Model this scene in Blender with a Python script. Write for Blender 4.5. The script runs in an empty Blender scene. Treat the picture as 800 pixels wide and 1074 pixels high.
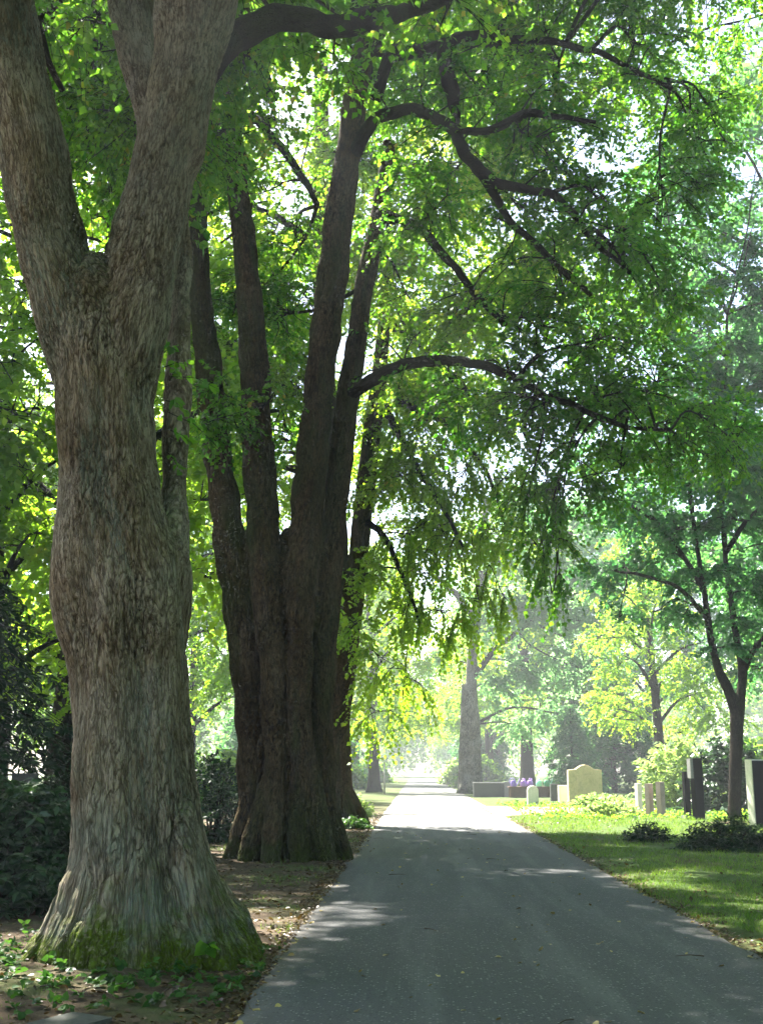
import bpy, math, random
import numpy as np
from mathutils import Vector

# ------------------------------------------------------------------ scene
sc = bpy.context.scene
COL = sc.collection
rng = np.random.default_rng(11)
random.seed(11)

# ------------------------------------------------------------------ camera model
F, H0, VX = 1180.0, 806.0, 437.6
PITCH = math.atan((H0 - 537) / F)
YAW = math.atan((VX - 400) / F * math.cos(PITCH))
EYE = np.array([0.0, 0.0, 1.6])

def ray(px, py):
    x, y, z = (px - 400) / F, (537 - py) / F, -1.0
    a = math.pi / 2 + PITCH
    y, z = y * math.cos(a) - z * math.sin(a), y * math.sin(a) + z * math.cos(a)
    return np.array([x * math.cos(YAW) - y * math.sin(YAW), x * math.sin(YAW) + y * math.cos(YAW), z])

def P(px, py, Y):            # a point of the place seen at (px, py), Y metres along the avenue
    d = ray(px, py)
    return EYE + d * (Y / d[1])

def G(px, py):               # ... lying on the ground
    d = ray(px, py)
    return EYE + d * (-EYE[2] / d[2])

AX = ray(400, 537)
AX = AX / np.linalg.norm(AX)
def mpp(p):                  # metres per photo pixel at point p
    return float(np.dot(np.asarray(p) - EYE, AX)) / F

# ------------------------------------------------------------------ noise
_perm = np.random.default_rng(5).permutation(256)
_perm = np.concatenate([_perm, _perm, _perm])
_grad = np.random.default_rng(6).normal(size=(256, 3))
_grad /= np.linalg.norm(_grad, axis=1)[:, None]

def noise(p):
    p = np.asarray(p, float)
    i = np.floor(p).astype(int)
    f = p - i
    i &= 255
    u = f * f * f * (f * (f * 6 - 15) + 10)
    out = 0
    for dx in (0, 1):
        for dy in (0, 1):
            for dz in (0, 1):
                h = _perm[_perm[_perm[(i[:, 0] + dx) & 255] + ((i[:, 1] + dy) & 255)] + ((i[:, 2] + dz) & 255)]
                g = _grad[h]
                d = f - np.array([dx, dy, dz])
                w = (u[:, 0] if dx else 1 - u[:, 0]) * (u[:, 1] if dy else 1 - u[:, 1]) * (u[:, 2] if dz else 1 - u[:, 2])
                out = out + w * np.sum(g * d, axis=1)
    return out * 1.6

def fbm(p, o=4):
    s, a, t = 0, 1.0, 0
    for k in range(o):
        s = s + a * noise(p * 2 ** k + 17.3 * k)
        t += a
        a *= 0.5
    return s / t

def nrm(v):
    return v / np.maximum(np.linalg.norm(v, axis=-1, keepdims=True), 1e-9)

# ------------------------------------------------------------------ mesh builder
class MB:
    def __init__(s):
        s.v, s.f, s.n = [], [], 0
        s.bark, s.rnd = [], []
    def add(s, v, faces, bark=None, rnd=None):
        v = np.asarray(v, float).reshape(-1, 3)
        for f in faces:
            f = np.asarray(f, np.int64)
            if f.size:
                s.f.append(f + s.n)
        s.v.append(v)
        s.bark.append(v if bark is None else bark)
        s.rnd.append(np.full(len(v), 0.5) if rnd is None else np.asarray(rnd, float))
        s.n += len(v)
    def mesh(s, name, base=(0, 0, 0), smooth=False):
        v = np.concatenate(s.v) - np.asarray(base, float)
        return raw_mesh(name, v, s.f, np.concatenate(s.bark), np.concatenate(s.rnd), smooth)

def raw_mesh(name, v, flist, bark=None, rnd=None, smooth=False, flat=False):
    me = bpy.data.meshes.new(name)
    me.vertices.add(len(v))
    me.vertices.foreach_set("co", np.ascontiguousarray(v, np.float32).ravel())
    loops = np.concatenate([f.ravel() for f in flist]).astype(np.int32)
    sizes = np.concatenate([np.full(len(f), f.shape[1]) for f in flist]).astype(np.int32)
    starts = np.concatenate([[0], np.cumsum(sizes)[:-1]]).astype(np.int32)
    me.loops.add(len(loops))
    me.loops.foreach_set("vertex_index", loops)
    me.polygons.add(len(sizes))
    me.polygons.foreach_set("loop_start", starts)
    me.polygons.foreach_set("loop_total", sizes)
    if smooth:
        me.polygons.foreach_set("use_smooth", np.ones(len(sizes), bool))
    if flat:
        me.polygons.foreach_set("use_smooth", np.zeros(len(sizes), bool))
    if bark is not None:
        a = me.attributes.new("bark", 'FLOAT_VECTOR', 'POINT')
        a.data.foreach_set("vector", np.ascontiguousarray(bark, np.float32).ravel())
    if rnd is not None:
        a = me.attributes.new("rnd", 'FLOAT', 'POINT')
        a.data.foreach_set("value", np.ascontiguousarray(rnd, np.float32))
    me.update(calc_edges=True)
    return me

def link(name, me, mat, parent=None, loc=(0, 0, 0)):
    o = bpy.data.objects.new(name, me)
    COL.objects.link(o)
    if mat is not None and len(me.materials) == 0:
        me.materials.append(mat)
    o.location = loc
    if parent is not None:
        o.parent = parent
    return o

def tag(o, label=None, cat=None, group=None, kind=None):
    if label: o["label"] = label
    if cat: o["category"] = cat
    if group: o["group"] = group
    if kind: o["kind"] = kind
    return o

def thing(name, label, cat, loc=(0, 0, 0), group=None, rz=0.0):
    o = bpy.data.objects.new(name, None)
    COL.objects.link(o)
    o.empty_display_size = 0.3
    o.location = loc
    o.rotation_euler = (0, 0, rz)
    return tag(o, label, cat, group)

def copy_tree(root, loc, rz, scale, label, group=None):
    r = root.copy(); COL.objects.link(r)
    r.location = loc; r.rotation_euler = (0, 0, rz); r.scale = (scale,) * 3 if not hasattr(scale, '__len__') else scale
    r["label"] = label
    if group: r["group"] = group
    for ch in list(root.children):
        c = ch.copy(); COL.objects.link(c); c.parent = r
        for g in list(ch.children):
            d = g.copy(); COL.objects.link(d); d.parent = c
    return r

# ------------------------------------------------------------------ tubes
def catmull(pts, n):
    pts = np.asarray(pts, float)
    if len(pts) < 3:
        t = np.linspace(0, 1, n + 1)[:, None]
        return pts[0] * (1 - t) + pts[-1] * t
    q = np.vstack([2 * pts[0] - pts[1], pts, 2 * pts[-1] - pts[-2]])
    out = []
    for i in range(1, len(q) - 2):
        for k in range(n):
            t = k / n
            a, b, c, d = q[i - 1], q[i], q[i + 1], q[i + 2]
            out.append(0.5 * (2 * b + (c - a) * t + (2 * a - 5 * b + 4 * c - d) * t * t + (3 * b - a - 3 * c + d) * t ** 3))
    out.append(pts[-1])
    return np.array(out)

def tube(mb, pts, rad, sides=8, rnd=0.5, cap=True):
    pts = np.asarray(pts, float); n = len(pts)
    rad = np.asarray(rad, float)
    tan = np.gradient(pts, axis=0); tan = nrm(tan)
    ref = np.array([1.0, 0, 0]) if abs(tan[:, 0]).mean() < 0.75 else np.array([0, 1.0, 0])
    u = nrm(np.cross(tan, ref)); w = np.cross(tan, u)
    a = np.arange(sides) / sides * 2 * math.pi
    ring = u[:, None] * np.cos(a)[None, :, None] + w[:, None] * np.sin(a)[None, :, None]
    v = pts[:, None] + ring * rad[:, None, None]
    t = np.concatenate([[0], np.cumsum(np.linalg.norm(np.diff(pts, axis=0), axis=1))])
    bark = ring * rad[:, None, None] + tan[:, None] * (t * 0.16)[:, None, None] + pts[0] * 0.3
    i = np.arange(n - 1)[:, None] * sides; j = np.arange(sides)[None]; j2 = (j + 1) % sides
    f = np.stack([i + j, i + j2, i + sides + j2, i + sides + j], -1).reshape(-1, 4)
    faces = [f]
    if cap:
        faces.append(np.arange(sides)[None, ::-1])
        faces.append((np.arange(sides) + (n - 1) * sides)[None])
    mb.add(v.reshape(-1, 3), faces, bark.reshape(-1, 3), np.full(n * sides, rnd))

def px_stem(st, n=6):        # [(px, py, Y, radius in photo pixels)] -> points, radii
    pts = np.array([P(a, b, c) for a, b, c, d in st])
    r = np.array([d * mpp(p) for p, (a, b, c, d) in zip(pts, st)])
    q = catmull(np.hstack([pts, r[:, None]]), n)
    return q[:, :3], np.maximum(q[:, 3], 0.01)

def fused(name, stems, voxel, base, bark_amp=0.02, lump=0.04, seed=0, smooth_it=5, flute=None):
    """One continuous bark surface grown over several stems."""
    mb = MB()
    for p, r in stems:
        tube(mb, p, r, 18)
    me = mb.mesh(name + "_raw", base)
    ob = bpy.data.objects.new("raw", me); COL.objects.link(ob)
    m = ob.modifiers.new("r", 'REMESH'); m.mode = 'VOXEL'; m.voxel_size = voxel; m.adaptivity = 0
    s = ob.modifiers.new("s", 'SMOOTH'); s.iterations = smooth_it; s.factor = 0.5
    dg = bpy.context.evaluated_depsgraph_get()
    ev = ob.evaluated_get(dg)
    m2 = bpy.data.meshes.new_from_object(ev)
    nv = len(m2.vertices)
    co = np.empty(nv * 3, np.float32); m2.vertices.foreach_get("co", co); co = co.reshape(-1, 3).astype(float)
    no = np.empty(nv * 3, np.float32); m2.vertices.foreach_get("normal", no); no = no.reshape(-1, 3).astype(float)
    nf = len(m2.polygons)
    lt = np.empty(len(m2.loops), np.int32); m2.loops.foreach_get("vertex_index", lt)
    quads = lt.reshape(nf, 4) if len(lt) == nf * 4 else None
    bpy.data.objects.remove(ob)
    b = np.asarray(base, float)
    # smooth grain field: blend the stems' axes
    seg_c = np.concatenate([0.5 * (p[1:] + p[:-1]) for p, r in stems]) - b
    seg_t = np.concatenate([nrm(np.diff(p, axis=0)) for p, r in stems])
    seg_t = seg_t * np.sign(seg_t[:, 2:3] + 1e-6)
    seg_r = np.concatenate([0.5 * (r[1:] + r[:-1]) for p, r in stems])
    q = np.empty_like(co)
    for k in range(0, nv, 4000):
        c = co[k:k + 4000]
        d = np.linalg.norm(c[:, None] - seg_c[None], axis=2)
        e = d - seg_r[None]
        w = np.exp(-(e - e.min(1, keepdims=True)) / 0.12)
        w /= w.sum(1, keepdims=True)
        t = nrm(w @ seg_t)
        cc = w @ seg_c
        rel = c - cc
        rel = rel - t * np.sum(rel * t, 1, keepdims=True)
        q[k:k + 4000] = rel + cc * np.array([0.45, 0.45, 0.0]) + np.array([0, 0, 1.0]) * (c[:, 2:3] * 0.19)
    s = seed * 7.1
    lowf = fbm(q * np.array([2.6, 2.6, 6.0]) + s, 3)
    big = fbm(co * np.array([1.7, 1.7, 0.8]) + s + 31, 3)
    warp = np.stack([fbm(q * 6 + s + 3, 2), fbm(q * 6 + s + 9, 2), fbm(q * 5 + s + 13, 2)], 1) * 0.035
    q2 = (q + warp) * np.array([1, 1, .72])
    ridge = 1 - np.abs(0.65 * noise(q2 * 21 + s) + 0.45 * noise(q2 * 34 + s + 8)) * 2.3
    fine = noise(q2 * 44 + s + 5)
    calm = np.clip(0.62 + 1.3 * fbm(co * np.array([1.6, 1.6, .9]) + s + 60, 2), .25, 1.2)
    qa = (q + warp * .8)
    f1 = noise(qa * 20 + s + 70) + .35 * noise(qa * 47 + s); f2 = noise(qa * 33 + s + 90) + .35 * noise(qa * 60 + s)
    fur = np.maximum(np.exp(-(f1 / .13) ** 2), .75 * np.exp(-(f2 / .15) ** 2))
    ridge = 1 - 1.5 * fur
    ridge_c = ridge * calm; fine = fine * calm
    disp = lump * (0.6 * lowf + 0.9 * big) + bark_amp * (ridge_c * 0.8 + 0.35 * fine)
    if flute is not None:
        disp = disp + flute(co)
    co = co + no * disp[:, None]
    out = raw_mesh(name, co, [quads], q, np.clip(1 - fur * np.clip(calm + .2, .4, 1), 0, 1), True)
    bpy.data.meshes.remove(m2)
    return out

# ------------------------------------------------------------------ leaves
KITE = (np.array([[0, 0, 0], [0.42, 0.42, 0.10], [1, 0, -0.06], [0.42, -0.42, 0.10]]), [np.array([[0, 1, 2, 3]])])
HEART = (np.array([[0, 0, 0], [0.18, 0.40, 0.10], [0.58, 0.40, 0.07], [1.06, 0, -0.14], [0.58, -0.40, 0.07], [0.18, -0.40, 0.10]]),
         [np.array([[0, 1, 2, 3]]), np.array([[0, 3, 4, 5]])])
OVAL = (np.array([[0, 0, 0], [0.25, 0.22, 0.07], [0.65, 0.22, 0.04], [1.05, 0, -0.16], [0.65, -0.22, 0.04], [0.25, -0.22, 0.07]]),
        [np.array([[0, 1, 2, 3]]), np.array([[0, 3, 4, 5]])])
LANCE = (np.array([[0, 0, 0], [0.35, 0.17, 0.05], [1, 0, -0.10], [0.35, -0.17, 0.05]]), [np.array([[0, 1, 2, 3]])])

def put_leaves(mb, pos, d, nor, length, tpl, rnd):
    n = len(pos)
    d = nrm(d); s = nrm(np.cross(nor, d)); u = np.cross(d, s)
    T, fs = tpl; k = len(T)
    L = length[:, None, None]
    v = pos[:, None] + L * (T[None, :, 0:1] * d[:, None] + T[None, :, 1:2] * s[:, None] + T[None, :, 2:3] * u[:, None])
    off = (np.arange(n) * k)[:, None, None]
    faces = [(f[None] + off).reshape(-1, f.shape[1]) for f in fs]
    mb.add(v.reshape(-1, 3), faces, None, np.repeat(rnd, k))

def sprays(rg, leaf_mb, twig_mb, O, D, L, nl, leaf, tpl=KITE, droop=0.45, hang=0.5, tone=None, flat=0.5, gap=0.0):
    """O origins, D directions, L lengths of leafy twigs; nl leaves on each."""
    N = len(O)
    D = nrm(D)
    S = nrm(np.cross(D, np.array([0, 0, 1.0]) + 1e-3) + rg.normal(size=(N, 3)) * 0.15)
    t = (np.arange(nl)[None] + rg.uniform(0.1, 0.9, (N, nl))) / nl
    t = 0.12 + 0.88 * t
    down = np.array([0, 0, -1.0])
    pos = O[:, None] + D[:, None] * (L[:, None] * t)[..., None] + down * (droop * L[:, None] * t ** 2)[..., None]
    side = np.where(np.arange(nl) % 2 == 0, 1, -1)[None, :, None]
    ld = D[:, None] * 0.55 + S[:, None] * side * 0.75 + down * hang + rg.normal(size=(N, nl, 3)) * 0.33
    nor = np.array([0, 0, 1.0]) * flat + rg.normal(size=(N, nl, 3)) * 0.42 + D[:, None] * 0.25
    ln = leaf * rg.uniform(0.6, 1.25, (N, nl))
    base = rg.normal(size=N) * 0.12 if tone is None else tone
    rn = np.clip(0.5 + base[:, None] + rg.normal(size=(N, nl)) * 0.13, 0, 1)
    keep = (rg.random((N, nl)) > gap).ravel()
    put_leaves(leaf_mb, pos.reshape(-1, 3)[keep], ld.reshape(-1, 3)[keep], nor.reshape(-1, 3)[keep], ln.ravel()[keep], tpl, rn.ravel()[keep])
    if twig_mb is not None:
        tt = np.array([0, 0.5, 1.0])
        c = O[:, None] + D[:, None] * (L[:, None] * tt)[..., None] + down * (droop * L[:, None] * tt ** 2)[..., None]
        r = np.array([0.006, 0.0045, 0.002])[None, :, None, None]
        U = nrm(np.cross(D, S))
        a = np.array([0, 2.1, 4.2])
        ring = S[:, None, None] * np.cos(a)[None, None, :, None] + U[:, None, None] * np.sin(a)[None, None, :, None]
        v = c[:, :, None] + ring * r
        off = (np.arange(N) * 9)[:, None, None]
        f = []
        for i in (0, 1):
            for j in range(3):
                f.append([i * 3 + j, i * 3 + (j + 1) % 3, i * 3 + 3 + (j + 1) % 3, i * 3 + 3 + j])
        twig_mb.add(v.reshape(-1, 3), [(np.array(f)[None] + off).reshape(-1, 4)])

def in_ball(rg, n, inner=0.0):
    d = nrm(rg.normal(size=(n, 3)))
    return d * (inner + (1 - inner) * rg.random((n, 1)) ** 0.45)

def foliage(rg, leaf_mb, limb_mb, nodes, node_r, pads, L=0.6, nl=12, leaf=0.09, tpl=KITE, spacing=0.55, twigs=True, dens=1.0):
    """pads: dicts with c (centre), r (radii), hang, dens. Each pad is fed by a branch from the nearest limb node."""
    for pd in pads:
        c = np.asarray(pd['c'], float); r = np.asarray(pd['r'], float)
        hang = pd.get('hang', 0.0); dn = pd.get('dens', 1.0) * dens
        dist = np.linalg.norm(nodes - c, axis=1) + (0.0 if hang > .25 else 0.6) * np.maximum(nodes[:, 2] - c[2], 0) + 0.25 * np.abs(rg.normal(size=len(nodes))) + (3.5 if hang > .25 else 0.25) * np.maximum(c[2] - .5 - nodes[:, 2], 0)
        k = int(np.argmin(dist)); a = nodes[k]
        ln = np.linalg.norm(c - a)
        br = min(node_r[k] * 0.75, 0.018 + 0.014 * ln)
        if hang > .25: br *= .55
        mid = a + (c - a) * 0.5 + np.array([0, 0, 0.12 * ln]) + rg.normal(size=3) * 0.07 * ln
        e = c + (c - a) / max(ln, 1e-3) * r.mean() * 0.55 + np.array([0, 0, -0.1 * r[2]])
        path = catmull([a, mid, c, e], 5)
        tube(limb_mb, path, np.linspace(br, 0.010, len(path)), 6, cap=False)
        vol = r[0] * r[1] * r[2]
        ns = max(5, int(7.5 * vol ** (2 / 3) / spacing ** 1.2 * dn))
        sub = c + in_ball(rg, ns, 0.15) * r
        O, D, LL, TN = [], [], [], []
        ptone = rg.normal() * 0.06
        for s_ in sub:
            i = int(rg.integers(len(path) // 3, len(path)))
            st = path[i]
            dl = s_ - st
            l2 = np.linalg.norm(dl)
            bend = st + dl * 0.5 + np.array([0, 0, 0.10 * l2 * (1 - 1.3 * hang)]) + rg.normal(size=3) * 0.06 * l2
            tip = s_ + np.array([0, 0, -hang * 0.6])
            sp = catmull([st, bend, tip], 3)
            tube(limb_mb, sp, np.linspace(0.014, 0.005, len(sp)), 4, cap=False)
            m = max(3, int(5 * dn + rg.random() * 3))
            tt = rg.uniform(0.25, 1.0, m)
            idx = tt * (len(sp) - 1); i0 = np.minimum(idx.astype(int), len(sp) - 2); fr = (idx - i0)[:, None]
            o = sp[i0] * (1 - fr) + sp[i0 + 1] * fr
            out = nrm((s_ - c)[None] / r[None])
            d = nrm(dl)[None] * 0.6 + out * 0.5 + rg.normal(size=(m, 3)) * 0.6
            d[:, 2] = d[:, 2] * 0.55 - 0.12
            d = nrm(d) * (1 - hang) + np.array([0, 0, -1.0]) * hang * 1.4
            O.append(o); D.append(d); LL.append(L * rg.uniform(0.6, 1.3, m)); TN.append(np.full(m, ptone + rg.normal() * 0.09 + pd.get('tone', 0.0)))
        sprays(rg, leaf_mb, limb_mb if twigs else None, np.concatenate(O), np.concatenate(D), np.concatenate(LL), nl, leaf, tpl,
               tone=np.concatenate(TN), hang=0.45 + 0.4 * hang)

# ------------------------------------------------------------------ materials
def new_mat(name):
    m = bpy.data.materials.new(name); m.use_nodes = True
    nt = m.node_tree; nt.nodes.clear()
    return m, nt, nt.nodes.new, nt.links.new

def ramp(nt, fac, stops, interp='LINEAR'):
    n = nt.nodes.new('ShaderNodeValToRGB'); n.color_ramp.interpolation = interp
    e = n.color_ramp.elements
    while len(e) < len(stops): e.new(0.5)
    for k, (p, c) in enumerate(stops):
        e[k].position = p; e[k].color = (*c, 1) if len(c) == 3 else c
    nt.links.new(fac, n.inputs[0])
    return n.outputs[0]

def nz(nt, vec, scale, detail=4, rough=0.55, dist=0.0):
    n = nt.nodes.new('ShaderNodeTexNoise'); n.inputs['Scale'].default_value = scale
    n.inputs['Detail'].default_value = detail; n.inputs['Roughness'].default_value = rough; n.inputs['Distortion'].default_value = dist
    if vec is not None: nt.links.new(vec, n.inputs['Vector'])
    return n.outputs[0]

def mixc(nt, fac, a, b, mode='MIX'):
    n = nt.nodes.new('ShaderNodeMix'); n.data_type = 'RGBA'; n.blend_type = mode
    for sock, v in ((n.inputs[0], fac), (n.inputs[6], a), (n.inputs[7], b)):
        if isinstance(v, (int, float)): sock.default_value = v
        elif isinstance(v, tuple): sock.default_value = (*v, 1)
        else: nt.links.new(v, sock)
    return n.outputs[2]

def math_(nt, op, a, b=None, c=None, clamp=False):
    n = nt.nodes.new('ShaderNodeMath'); n.operation = op; n.use_clamp = clamp
    for k, v in enumerate((a, b, c)):
        if v is None: continue
        if isinstance(v, (int, float)): n.inputs[k].default_value = v
        else: nt.links.new(v, n.inputs[k])
    return n.outputs[0]

def attr(nt, name, vec=False):
    n = nt.nodes.new('ShaderNodeAttribute'); n.attribute_name = name
    return n.outputs['Vector' if vec else 'Fac']

def maprange(nt, v, a, b, c=0.0, d=1.0):
    n = nt.nodes.new('ShaderNodeMapRange'); n.clamp = True
    n.inputs[1].default_value = a; n.inputs[2].default_value = b; n.inputs[3].default_value = c; n.inputs[4].default_value = d
    nt.links.new(v, n.inputs[0])
    return n.outputs[0]

def objcoord(nt):
    return nt.nodes.new('ShaderNodeTexCoord').outputs['Object']

def sepz(nt, v, k=2):
    n = nt.nodes.new('ShaderNodeSeparateXYZ'); nt.links.new(v, n.inputs[0]); return n.outputs[k]

def finish(nt, col, rough=0.85, bump=None, bstr=0.5, bdist=0.02, spec=0.3):
    p = nt.nodes.new('ShaderNodeBsdfPrincipled')
    if isinstance(col, tuple): p.inputs['Base Color'].default_value = (*col, 1)
    else: nt.links.new(col, p.inputs['Base Color'])
    if isinstance(rough, (int, float)): p.inputs['Roughness'].default_value = rough
    else: nt.links.new(rough, p.inputs['Roughness'])
    p.inputs['Specular IOR Level'].default_value = spec
    if bump is not None:
        b = nt.nodes.new('ShaderNodeBump'); b.inputs['Strength'].default_value = bstr; b.inputs['Distance'].default_value = bdist
        nt.links.new(bump, b.inputs['Height']); nt.links.new(b.outputs[0], p.inputs['Normal'])
    o = nt.nodes.new('ShaderNodeOutputMaterial'); nt.links.new(p.outputs[0], o.inputs[0])
    return p

def leaf_mat(name, dark, mid, light, tdark, tlight, trans=0.5, gloss=0.35, yellow=None):
    m, nt, N, Lk = new_mat(name)
    r = attr(nt, "rnd")
    oi = N('ShaderNodeObjectInfo').outputs['Random']
    clump = nz(nt, objcoord(nt), 0.55, 2)
    v = math_(nt, 'ADD', r, math_(nt, 'MULTIPLY', math_(nt, 'SUBTRACT', clump, 0.5), 0.5))
    v = math_(nt, 'ADD', v, math_(nt, 'MULTIPLY', math_(nt, 'SUBTRACT', oi, 0.5), 0.12), clamp=True)
    c1 = ramp(nt, v, [(0.15, dark), (0.5, mid), (0.85, light)] + ([(0.985, yellow)] if yellow else []))
    c2 = ramp(nt, v, [(0.15, tdark), (0.85, tlight)] + ([(0.985, yellow)] if yellow else []))
    p = N('ShaderNodeBsdfPrincipled'); Lk(c1, p.inputs['Base Color']); p.inputs['Roughness'].default_value = 0.42
    p.inputs['Specular IOR Level'].default_value = gloss
    t = N('ShaderNodeBsdfTranslucent'); Lk(c2, t.inputs['Color'])
    mx = N('ShaderNodeMixShader'); mx.inputs[0].default_value = trans
    Lk(p.outputs[0], mx.inputs[1]); Lk(t.outputs[0], mx.inputs[2])
    o = N('ShaderNodeOutputMaterial'); Lk(mx.outputs[0], o.inputs[0])
    return m

def bark_mat(name, furrow, low, high, lichen=(0.20, 0.25, 0.20), moss=(0.07, 0.10, 0.015), moss_h=0.45, lichen_amt=0.5, moss_up=0.15, tip=None, green=0.0):
    m, nt, N, Lk = new_mat(name)
    q = attr(nt, "bark", True); oc = objcoord(nt)
    rid = attr(nt, "rnd")
    n1 = nz(nt, q, 38, 6, 0.66, 0.9)
    n2 = nz(nt, q, 110, 4, 0.65, 0.5)
    n4 = nz(nt, q, 4.5, 5, 0.6, 0.8)
    n3 = nz(nt, oc, 1.3, 4, 0.6, 0.3)
    def line(scale, width, dist):
        f_ = nz(nt, q, scale, 3, .55, dist)
        return maprange(nt, math_(nt, 'ABSOLUTE', math_(nt, 'SUBTRACT', f_, .5)), 0.0, width)
    lines = math_(nt, 'MULTIPLY', math_(nt, 'ADD', math_(nt, 'MULTIPLY', line(19, .05, .5), .75), .25), math_(nt, 'ADD', math_(nt, 'MULTIPLY', line(36, .06, .4), .5), .5))
    vo = N('ShaderNodeTexVoronoi'); vo.feature = 'DISTANCE_TO_EDGE'; vo.inputs['Scale'].default_value = 34
    Lk(mixc(nt, 0.10, q, N('ShaderNodeTexNoise').outputs['Color']), vo.inputs['Vector'])
    nn = vo.inputs['Vector'].links[0].from_node.inputs[7].links[0].from_node
    Lk(q, nn.inputs['Vector']); nn.inputs['Scale'].default_value = 12
    crack = maprange(nt, vo.outputs['Distance'], 0.0, 0.16)
    h = math_(nt, 'ADD', math_(nt, 'MULTIPLY', crack, maprange(nt, n4, .35, .65, .0, .30)), math_(nt, 'ADD', math_(nt, 'MULTIPLY', n1, 0.7), math_(nt, 'MULTIPLY', n2, 0.35)))
    v = math_(nt, 'ADD', math_(nt, 'MULTIPLY', h, 0.45), math_(nt, 'MULTIPLY', rid, 0.25))
    v = math_(nt, 'ADD', v, math_(nt, 'MULTIPLY', lines, 0.25))
    h = math_(nt, 'ADD', h, math_(nt, 'MULTIPLY', lines, .6))
    col = ramp(nt, v, [(0.30, furrow), (0.50, low), (0.80, high)])
    gl = sum(low) / 3
    col = mixc(nt, maprange(nt, n3, 0.48, 0.66, 0, 0.75), col, mixc(nt, h, tuple(c * 0.30 for c in low), (low[0] * 1.0, low[1] * .92, low[2] * .78)))
    col = mixc(nt, maprange(nt, n3, 0.50, 0.34, 0, 0.6), col, mixc(nt, h, (gl * .45, gl * .43, gl * .41), (high[0] * .98, high[1] * 1.04, high[2] * 1.16)))
    col = mixc(nt, maprange(nt, n4, 0.52, 0.68, 0, 0.55), col, tuple(c * .38 for c in low))
    keep = math_(nt, 'MULTIPLY', maprange(nt, rid, .0, .65, .48, 1.0), math_(nt, 'ADD', math_(nt, 'MULTIPLY', lines, .6), .4))
    # lichen: in streaks that follow the grain
    lz = nz(nt, q, 2.4, 5, 0.65, 0.6)
    lm = math_(nt, 'MULTIPLY', maprange(nt, lz, 0.50, 0.64), maprange(nt, n1, 0.38, 0.62), clamp=True)
    zl = sepz(nt, oc)
    low_band = math_(nt, 'MULTIPLY', maprange(nt, zl, 1.9, .7), maprange(nt, nz(nt, oc, 1.7, 5, .65, .5), .42, .60))
    lm = math_(nt, 'MAXIMUM', lm, math_(nt, 'MULTIPLY', low_band, maprange(nt, n1, .30, .55)))
    lm = math_(nt, 'MULTIPLY', lm, lichen_amt, clamp=True)
    col = mixc(nt, lm, col, lichen)
    if green:
        gm = math_(nt, 'MULTIPLY', maprange(nt, nz(nt, q, 1.6, 4, 0.6, 0.4), 0.46, 0.62), green, clamp=True)
        col = mixc(nt, gm, col, (0.055, 0.075, 0.02))
    # moss on the root flare and in the forks
    z = sepz(nt, oc)
    mz = math_(nt, 'ADD', z, math_(nt, 'MULTIPLY', math_(nt, 'SUBTRACT', nz(nt, oc, 2.2, 4, 0.6), 0.5), 3.4 * moss_h))
    mm = maprange(nt, mz, moss_h * 0.95, moss_h * 0.45)
    up = sepz(nt, N('ShaderNodeNewGeometry').outputs['Normal'])
    mu = math_(nt, 'MULTIPLY', maprange(nt, up, 0.30, 0.65), maprange(nt, nz(nt, oc, 5, 4), 0.40, 0.60))
    mm = math_(nt, 'MAXIMUM', mm, math_(nt, 'MULTIPLY', mu, moss_up * 4, clamp=True))
    mc = mixc(nt, nz(nt, oc, 14, 4), tuple(c * 0.45 for c in moss), tuple(c * 1.45 for c in moss))
    mm = math_(nt, 'MULTIPLY', mm, maprange(nt, nz(nt, oc, 30, 3), 0.30, 0.5, 0.35, 1.0))
    col = mixc(nt, mm, col, mc)
    dk = N('ShaderNodeMix'); dk.data_type = 'RGBA'; dk.blend_type = 'MIX'
    Lk(keep, dk.inputs[0]); dk.inputs[6].default_value = (*furrow, 1); Lk(col, dk.inputs[7])  # furrows darkened in the colour, standing in for weak relief shading
    finish(nt, dk.outputs[2], 0.95, h, 1.0, 0.06, 0.06)
    return m

def stone_mat(name, base, var=0.25, scale=18, rough=0.8, stain=(0.06, 0.07, 0.04), stain_amt=0.4, bump=0.25):
    m, nt, N, Lk = new_mat(name)
    oc = objcoord(nt)
    a = nz(nt, oc, scale, 6, 0.7); b = nz(nt, oc, scale * 7, 2); c = nz(nt, oc, 3.0, 5, 0.65, 0.4)
    col = ramp(nt, a, [(0.3, tuple(x * (1 - var) for x in base)), (0.7, tuple(min(1, x * (1 + var)) for x in base))])
    col = mixc(nt, maprange(nt, b, 0.55, 0.75, 0, 0.35), col, tuple(x * 0.55 for x in base))
    col = mixc(nt, maprange(nt, c, 0.50, 0.72, 0, stain_amt), col, stain)
    finish(nt, col, rough, a, bump, 0.01, 0.06)
    return m

def plain_mat(name, col, rough=0.5, var=0.12, spec=0.4):
    m, nt, N, Lk = new_mat(name)
    a = nz(nt, objcoord(nt), 9, 4, 0.65)
    c = ramp(nt, a, [(0.3, tuple(x * (1 - var) for x in col)), (0.7, tuple(min(1, x * (1 + var)) for x in col))])
    finish(nt, c, rough, a, 0.08, 0.005, spec)
    return m

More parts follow.
